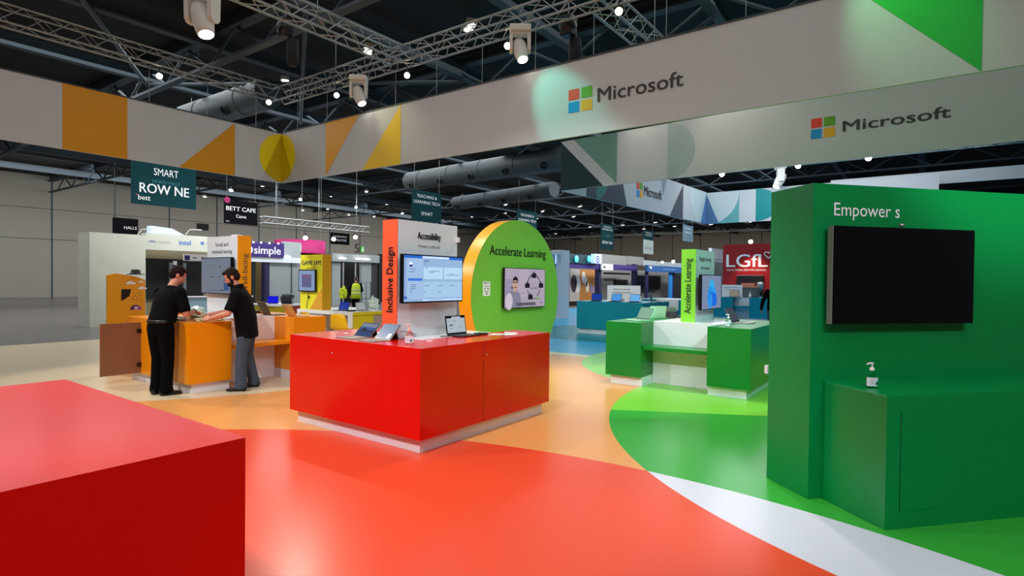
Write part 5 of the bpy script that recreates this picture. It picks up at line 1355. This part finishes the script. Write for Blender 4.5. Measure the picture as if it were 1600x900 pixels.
# ------------------------------------------------------------------ people
def remesh(g, voxel, it=4):
    me = g.mesh('tmp', Matrix.Identity(4))
    o = bpy.data.objects.new('tmp', me)
    COL.objects.link(o)
    r = o.modifiers.new('r', 'REMESH'); r.mode = 'VOXEL'; r.voxel_size = voxel; r.use_smooth_shade = True
    s_ = o.modifiers.new('s', 'SMOOTH'); s_.factor = 0.5; s_.iterations = it
    dg = bpy.context.evaluated_depsgraph_get()
    dg.update()
    nm = bpy.data.meshes.new_from_object(o.evaluated_get(dg))
    bpy.data.objects.remove(o)
    g2 = G()
    g2.v = [v.co.copy() for v in nm.vertices]
    g2.f = [tuple(p.vertices) for p in nm.polygons]
    g2.mats = [g.mats[0]]
    g2.mi = [0]*len(g2.f); g2.sm = [True]*len(g2.f)
    bpy.data.meshes.remove(nm)
    return g2
def loft(g, rings, m, n=20):
    """rings: (centre, half depth along local x, half width along local y, forward vector)"""
    vs, fs = [], []
    for c, rx, ry, f in rings:
        f = Vector(f).normalized()
        l = Vector((-f.y, f.x, 0))
        for k in range(n):
            a = 2*PI*k/n
            ca, sa = math.cos(a), math.sin(a)
            q = 1.0/(abs(ca)**2.6+abs(sa)**2.6)**(1/2.6)
            vs.append(Vector(c)+f*(rx*ca*q)+l*(ry*sa*q))
    for i in range(len(rings)-1):
        for k in range(n): fs.append((i*n+k, i*n+(k+1) % n, (i+1)*n+(k+1) % n, (i+1)*n+k))
    fs.append(tuple(reversed(range(n)))); fs.append(tuple(range((len(rings)-1)*n, len(rings)*n)))
    return g.add(vs, fs, m, True)
def chain(g, pts, rs, m, n=12):
    """tapered limb with round joints"""
    P = [Vector(p) for p in pts]
    fine, fr_ = [], []
    for i in range(len(P)-1):
        for k in range(5):
            t_ = k/5
            fine.append(P[i].lerp(P[i+1], t_)); fr_.append(rs[i]+(rs[i+1]-rs[i])*t_)
    fine.append(P[-1]); fr_.append(rs[-1])
    g.tube(fine, fr_, m, n)
    for p, r in zip(P, rs): g.ell(p, (r, r, r), m, 12, 8)
def hand(g, wrist, d, palm_n, m, curl=0.5, s=1.0, side=1):
    """five separate fingers; d = finger direction, palm_n = way the palm faces"""
    d = Vector(d).normalized(); pn = Vector(palm_n); pn = (pn-d*pn.dot(d)).normalized()
    l = d.cross(pn)*side
    w0 = Vector(wrist)
    R = Matrix((d, l, pn)).transposed()
    g.ell(w0+d*0.05*s, (0.055*s, 0.042*s, 0.017*s), m, 14, 10, R)
    g.ell(w0+d*0.015*s, (0.035*s, 0.028*s, 0.018*s), m, 12, 8, R)
    for i, (off, ln) in enumerate(((-0.030, 0.070), (-0.010, 0.080), (0.011, 0.075), (0.030, 0.060))):
        p0 = w0+d*0.088*s+l*off*s
        a1, a2, a3 = curl*0.7, curl*1.5, curl*2.1
        p1 = p0+(d*math.cos(a1)+pn*math.sin(a1))*ln*0.45*s
        p2 = p1+(d*math.cos(a2)+pn*math.sin(a2))*ln*0.32*s
        p3 = p2+(d*math.cos(a3)+pn*math.sin(a3))*ln*0.25*s
        chain(g, (p0-d*0.02*s, p0, p1, p2, p3), (0.0105*s, 0.010*s, 0.009*s, 0.008*s, 0.007*s), m, 8)
    t0 = w0+d*0.03*s-l*0.03*s
    t1 = t0+(d*0.6-l*0.7+pn*0.3).normalized()*0.035*s
    t2 = t1+(d*0.8-l*0.25+pn*0.5).normalized()*0.032*s
    t3 = t2+(d*0.9+pn*0.5).normalized()*0.024*s
    chain(g, (t0, t1, t2, t3), (0.015*s, 0.0125*s, 0.011*s, 0.009*s), m, 8)
def shoe(p, ang, name_parent, m, ln=0.29):
    f = Vector((math.cos(ang), math.sin(ang), 0)); l = Vector((-f.y, f.x, 0))
    g = G()
    secs = [(-0.085, 0.028, 0.05, 0.07), (-0.07, 0.036, 0.0, 0.095), (-0.02, 0.04, 0.0, 0.105), (0.04, 0.042, 0.0, 0.085), (0.10, 0.05, 0.0, 0.062), (0.15, 0.048, 0.0, 0.05), (0.185, 0.032, 0.004, 0.038), (0.2, 0.012, 0.012, 0.026)]
    vs, fs, n = [], [], 12
    for x, w_, z0_, z1_ in secs:
        for k in range(n):
            a = 2*PI*k/n
            q = 1.0/(abs(math.cos(a))**3+abs(math.sin(a))**3)**(1/3)
            vs.append(Vector(p)+f*x+l*(w_*math.cos(a)*q)+Vector((0, 0, max(0.002, (z0_+z1_)/2+(z1_-z0_)/2*math.sin(a)*q*0.98))))
    for i in range(len(secs)-1):
        for k in range(n): fs.append((i*n+k, i*n+(k+1) % n, (i+1)*n+(k+1) % n, (i+1)*n+k))
    fs.append(tuple(reversed(range(n)))); fs.append(tuple(range((len(secs)-1)*n, len(secs)*n)))
    g.add(vs, fs, m, True)
    return g.build('shoe', name_parent)
def person(label, base, face_ang, H, head_ang, head_pitch, lean, arms, feet, cloth, hair_m, beard=False, sleeve=0.55, hem=0.80, legs_m='trouser', lanyard=False, vest=False, skin=None, bulk=1.0):
    """base on the floor; angles in the world; arms = {side: (elbow, wrist, finger dir, palm normal, curl)} in body axes (forward, left, up)"""
    sk = skin or M['skin']
    s = H/1.76
    F = Vector((math.cos(face_ang), math.sin(face_ang), 0)); L = Vector((-F.y, F.x, 0)); Z = Vector((0, 0, 1))
    B = Vector(base)
    def P(x, y, z): return B+F*(x*s)+L*(y*s)+Z*(z*s)
    def TR(z): return lean*max(0.0, z-0.95)            # forward shift of the torso
    hf = Vector((math.cos(head_ang), math.sin(head_ang), 0)); hl = Vector((-hf.y, hf.x, 0))
    # ---- body
    g = G()
    tors = [(0.86, 0.10, 0.15), (0.95, 0.115, 0.17), (1.05, 0.11, 0.155), (1.15, 0.112, 0.155), (1.27, 0.118, 0.17), (1.37, 0.112, 0.178), (1.43, 0.09, 0.16), (1.475, 0.06, 0.09)]
    loft(g, [(P(TR(z), 0, z), rx*s*bulk, ry*s*bulk, F) for z, rx, ry in tors], sk)
    nb = P(TR(1.46)-0.005, 0, 1.45)
    hc = nb+Z*0.19*s+F*(0.03*s+0.05*s*lean)+hf*0.03*s*(1+1.5*head_pitch)
    chain(g, (nb, nb.lerp(hc, 0.5), hc-Z*0.05*s), (0.062*s, 0.056*s, 0.055*s), sk)
    hd = (hf*math.cos(head_pitch)-Z*math.sin(head_pitch)); hu = hl.cross(hd)*-1
    hu = hd.cross(hl)
    R = Matrix((hd, hl, hu)).transposed()
    def Hp(x, y, z): return hc+(hd*x+hl*y+hu*z)*s
    g.ell(Hp(-0.008, 0, 0.03), (0.098*s, 0.077*s, 0.10*s), sk, 18, 12, R)
    g.ell(Hp(0.028, 0, -0.035), (0.068*s, 0.062*s, 0.085*s), sk, 16, 12, R)
    g.ell(Hp(0.062, 0, -0.098), (0.026*s, 0.03*s, 0.02*s), sk, 12, 8, R)
    g.ell(Hp(0.082, 0, 0.022), (0.016*s, 0.05*s, 0.014*s), sk, 12, 8, R)
    g.tube([Hp(0.088, 0, 0.012), Hp(0.104, 0, -0.015), Hp(0.114, 0, -0.03), Hp(0.094, 0, -0.04)], [0.008*s, 0.011*s, 0.013*s, 0.009*s], sk, 8)
    g.ell(Hp(0.088, 0, -0.062), (0.012*s, 0.026*s, 0.008*s), sk, 10, 6, R); g.ell(Hp(0.086, 0, -0.074), (0.012*s, 0.023*s, 0.008*s), sk, 10, 6, R)
    for sd in (1, -1):
        g.ell(Hp(-0.008, sd*0.078, -0.012), (0.02*s, 0.009*s, 0.033*s), sk, 10, 8, R)
    SH = {}
    for sd, key in ((1, 'l'), (-1, 'r')):
        sh = P(TR(1.40), sd*0.185*bulk, 1.405)
        el, wr, fd, pn, cu = arms[key]
        el, wr = P(*el), P(*wr)
        fdw = F*fd[0]+L*fd[1]+Z*fd[2]; pnw = F*pn[0]+L*pn[1]+Z*pn[2]
        chain(g, (sh, sh.lerp(el, 0.5), el, el.lerp(wr, 0.35), wr), (0.056*s, 0.05*s, 0.043*s, 0.043*s, 0.029*s), sk)
        hand(g, wr, fdw, pnw, sk, cu, s*1.0, sd)
        SH[key] = (sh, el, wr)
    LG = {}
    for sd, key in ((1, 'l'), (-1, 'r')):
        hp_ = P(0, sd*0.09, 0.92)
        (ax, ay), fa, kb = feet[key]
        an = P(ax, ay, 0.085)
        kn = hp_.lerp(an, 0.5)+F*(0.03+kb)*s
        chain(g, (hp_, hp_.lerp(kn, 0.5), kn, kn.lerp(an, 0.35), an), (0.092*s, 0.078*s, 0.057*s, 0.056*s, 0.038*s), sk)
        chain(g, (an, an+Vector((math.cos(fa), math.sin(fa), 0))*0.1*s-Z*0.05*s), (0.035*s, 0.03*s), sk)
        LG[key] = (hp_, kn, an, fa)
    body = remesh(g, 0.008, 3).build('person', at=tuple(B))
    tag(body, label, 'person')
    # ---- eyes, brows
    g = G()
    for sd in (1, -1): g.ell(Hp(0.079, sd*0.03, 0.005), (0.011*s, 0.012*s, 0.009*s), M['paper'], 10, 8, R); g.ell(Hp(0.0885, sd*0.03, 0.005), (0.003*s, 0.006*s, 0.006*s), M['black'], 8, 6, R)
    g.build('eyes', body)
    # ---- hair
    g = G()
    g.ell(Hp(-0.02, 0, 0.045), (0.098*s, 0.083*s, 0.096*s), hair_m, 18, 12, R)
    g.ell(Hp(-0.05, 0, -0.005), (0.068*s, 0.076*s, 0.075*s), hair_m, 16, 10, R)
    g.ell(Hp(0.055, 0, 0.095), (0.04*s, 0.06*s, 0.03*s), hair_m, 12, 8, R)
    for sd in (1, -1): g.ell(Hp(0.02, sd*0.07, 0.03), (0.035*s, 0.014*s, 0.035*s), hair_m, 10, 8, R)
    if beard:
        g.ell(Hp(0.040, 0, -0.080), (0.068*s, 0.066*s, 0.052*s), hair_m, 14, 10, R)
        for sd in (1, -1): g.ell(Hp(0.022, sd*0.056, -0.03), (0.026*s, 0.012*s, 0.05*s), hair_m, 10, 8, R)
    remesh(g, 0.008, 3).build('hair', body)
    # ---- shirt
    g = G()
    if vest: hem = 0.76
    tt = [(hem, 0.135, 0.19), (hem+0.05, 0.14, 0.195), (1.07, 0.142, 0.19), (1.15, 0.14, 0.186), (1.27, 0.142, 0.198), (1.37, 0.132, 0.20), (1.435, 0.10, 0.17), (1.485, 0.066, 0.08)]
    loft(g, [(P(TR(z), 0, z), rx*s*bulk, ry*s*bulk, F) for z, rx, ry in tt], cloth)
    for key in ('l', 'r'):
        sh, el, wr = SH[key]
        if sleeve <= 1.0:
            e2 = sh.lerp(el, sleeve+0.25)
            chain(g, (sh, sh.lerp(e2, 0.5), e2-(e2-sh).normalized()*0.05), (0.078*s, 0.075*s, 0.072*s), cloth)
            g.tube([e2-(e2-sh).normalized()*0.07, e2], [0.073*s, 0.076*s], cloth, 14)
        else:
            chain(g, (sh, el, wr), (0.075*s, 0.062*s, 0.048*s), cloth)
    g.tube([nb-Z*0.02*s, nb+Z*0.045*s+F*0.012*s], [0.078*s, 0.07*s], cloth, 14)
    if vest: g.tube([nb+Z*0.0*s, nb+Z*0.085*s+F*0.02*s], [0.085*s, 0.082*s], cloth, 14)
    remesh(g, 0.012, 4).build('vest' if vest else 'shirt', body)
    if vest:
        c = P(TR(1.36)-0.139*bulk, -0.06, 1.355)
        f = Fr(c-F*0.012*s, -L)
        g = G(); g.fbox(f, -0.06*s, 0.0, 0.05*s, 0.016*s, -0.004, 0.003, M['paper']); g.build('vest_logo', body)
    # ---- trousers
    g = G()
    tm = M[legs_m]
    loft(g, [(P(0.0, 0, z), rx*s*bulk, ry*s*bulk, F) for z, rx, ry in ((0.80, 0.10, 0.165), (0.88, 0.122, 0.178), (0.98, 0.122, 0.172), (1.03, 0.12, 0.17))], tm)
    for key in ('l', 'r'):
        hp_, kn, an, fa = LG[key]
        chain(g, (hp_, hp_.lerp(kn, 0.45), kn, kn.lerp(an, 0.5), an-Z*0.0*s), (0.108*s, 0.098*s, 0.08*s, 0.078*s, 0.08*s), tm)
        g.tube([an+Z*0.05*s, an-Z*0.048*s], [0.08*s, 0.088*s], tm, 16)
    remesh(g, 0.012, 4).build('trousers', body)
    for key in ('l', 'r'):
        hp_, kn, an, fa = LG[key]
        shoe((an.x, an.y, 0.0), fa, body, M['shoe'])
    return body, P, SH, TR
fa = math.radians(20)
hA = math.radians(-18)
p1, P1, SH1, _ = person('man in black short-sleeved shirt and black trousers, seen from behind, left of the orange counter', (3.53, 8.60, 0), fa, 1.78, hA, 0.5, 0.33,
    {'r': ((0.16, -0.27, 1.10), (0.42, -0.15, 1.13), (1, 0.35, -0.15), (0, 0.3, -1), 0.5), 'l': ((0.22, 0.26, 1.12), (0.46, 0.12, 1.11), (1, -0.2, -0.1), (0, -0.4, -1), 0.6)},
    {'l': ((0.02, 0.09), fa+0.15, 0.0), 'r': ((0.0, -0.10), fa-0.55, 0.0)}, M['shirt'], M['hair'], sleeve=0.62, bulk=0.97, hem=0.98)
sh, el, wr = SH1['r']
g = G(); c = wr.lerp(el, 0.08); d_ = (wr-el).normalized(); g.tube([c-d_*0.012, c+d_*0.012], [0.037, 0.037], M['black'], 16); g.build('wristwatch', p1)
g = G(); loft(g, [(P1(0, 0, z), 0.131, 0.178, (math.cos(fa), math.sin(fa), 0)) for z in (0.99, 1.03)], mat('black_belt', '17120f', 0.4), 24); g.build('belt', p1)
fb = math.radians(139)
p2, P2, SH2, _ = person('bearded man in black vest and blue jeans leaning over the orange counter', (4.50, 8.10, 0), fb, 1.76, fb+0.15, 0.5, 0.24,
    {'l': ((0.20, 0.27, 1.12), (0.44, 0.19, 1.055), (1, -0.1, -0.1), (0.1, -0.8, -0.6), 1.1), 'r': ((0.30, -0.24, 1.12), (0.54, -0.12, 1.09), (1, 0.3, -0.35), (0, 0.5, -1), 0.55)},
    {'l': ((0.05, 0.16), fb-0.05, 0.0), 'r': ((-0.06, -0.15), fb-0.2, 0.02)}, M['vest'], mat('brown_hair', '271810', 0.8, spec=0.15), beard=True, sleeve=0.6, legs_m='jeans', vest=True, bulk=1.04)
q = W(556, 478, y=21.0)
fc = math.radians(50)
p3, P3, SH3, _ = person('worker in a yellow hi-vis vest seen from behind in front of the black doorway', (q.x, 21.0, 0), fc, 1.70, fc, 0.2, 0.05,
    {'l': ((-0.02, 0.30, 1.12), (0.10, 0.30, 0.92), (0.3, 0, -1), (0, -1, 0), 0.6), 'r': ((0.05, -0.28, 1.12), (0.25, -0.2, 1.05), (1, 0.2, 0), (0, 0.5, -1), 0.6)},
    {'l': ((0.0, 0.10), fc+0.2, 0.0), 'r': ((0.0, -0.10), fc-0.2, 0.0)}, M['shirt'], mat('grey_brown_hair', '4a3c33', 0.6), sleeve=1.2, bulk=1.0)
s3 = 1.70/1.76
Fv = (math.cos(fc), math.sin(fc), 0)
g = G(); loft(g, [(P3(0.05*max(0, z-0.95), 0, z), rx*s3, ry*s3, Fv) for z, rx, ry in ((0.74, 0.16, 0.235), (1.02, 0.158, 0.215), (1.15, 0.156, 0.21), (1.3, 0.157, 0.205), (1.4, 0.13, 0.19), (1.46, 0.09, 0.12))], M['hiviz']); hv = g.build('hi_vis_vest', p3)
g = G()
for z in (0.95, 1.12): loft(g, [(P3(0.05*max(0, q_-0.95), 0, q_), 0.163*s3, 0.222*s3, Fv) for q_ in (z, z+0.05)], M['hiviz_band'])
g.build('reflective_band', p3)
t = crumple((q.x-0.47, 21.3, 0.72), 0.17, 'yellow-green bundle carried at the hi-vis worker\'s left side', M['hiviz'], 12, 'bundle', 'bag', 1.7)
q = W(1206, 470, x=21.0)
fd_ = math.radians(10)
p4, P4, SH4, _ = person('person in a black jacket half hidden by the green kiosk wall', (19.0, W(1209, 470, x=19.0).y, 0), fd_, 1.72, fd_, 0.15, 0.04,
    {'l': ((-0.03, 0.31, 1.10), (0.03, 0.36, 0.84), (0.1, 0.1, -1), (0, -1, 0), 0.5), 'r': ((0.05, -0.28, 1.12), (0.2, -0.2, 0.95), (1, 0.2, -0.3), (0, 0.5, -1), 0.6)},
    {'l': ((0.0, 0.10), fd_, 0.0), 'r': ((0.0, -0.10), fd_, 0.0)}, M['shirt'], M['hair'], sleeve=1.2, legs_m='jeans')

# ------------------------------------------------------------------ repeats of one kind share a group
kinds = {}
for o in COL.objects:
    if o.parent is None and o.get('category') and not o.get('group'):
        kinds.setdefault(o.name.split('.')[0], []).append(o)
PL = {'demo_counter': 'demo counters on the stand', 'display_totem': 'display totems on the counters', 'wall_screen': 'wall screens on the stand', 'laptop': 'laptops on the counters and tables', 'tablet_computer': 'tablets on the counters',
      'sanitizer_bottle': 'hand sanitizer bottles', 'leaflet': 'leaflets scattered on the red counter', 'hanging_banner': 'hanging banner sides', 'lighting_truss': 'lighting trusses', 'moving_head_light': 'moving head lights',
      'floodlight': 'small floodlights', 'chain_hoist': 'chain hoists', 'aisle_sign': 'hanging aisle signs', 'air_duct': 'foil air ducts', 'cable': 'loose cables', 'plastic_bag': 'crinkled plastic bags', 'packing_foam': 'packing foam pieces',
      'exhibition_booth': 'exhibition booths in the background', 'downlight': 'round booth downlights', 'person': 'people at work in the hall', 'sign_board': 'white signs on the teal counters', 'partition_wall': 'booth partitions', 'sign_box': 'sign boxes', 'arm_light': 'arm lights'}
for k_, os_ in kinds.items():
    if len(os_) > 1 and k_ in PL:
        for o in os_: o['group'] = PL[k_]
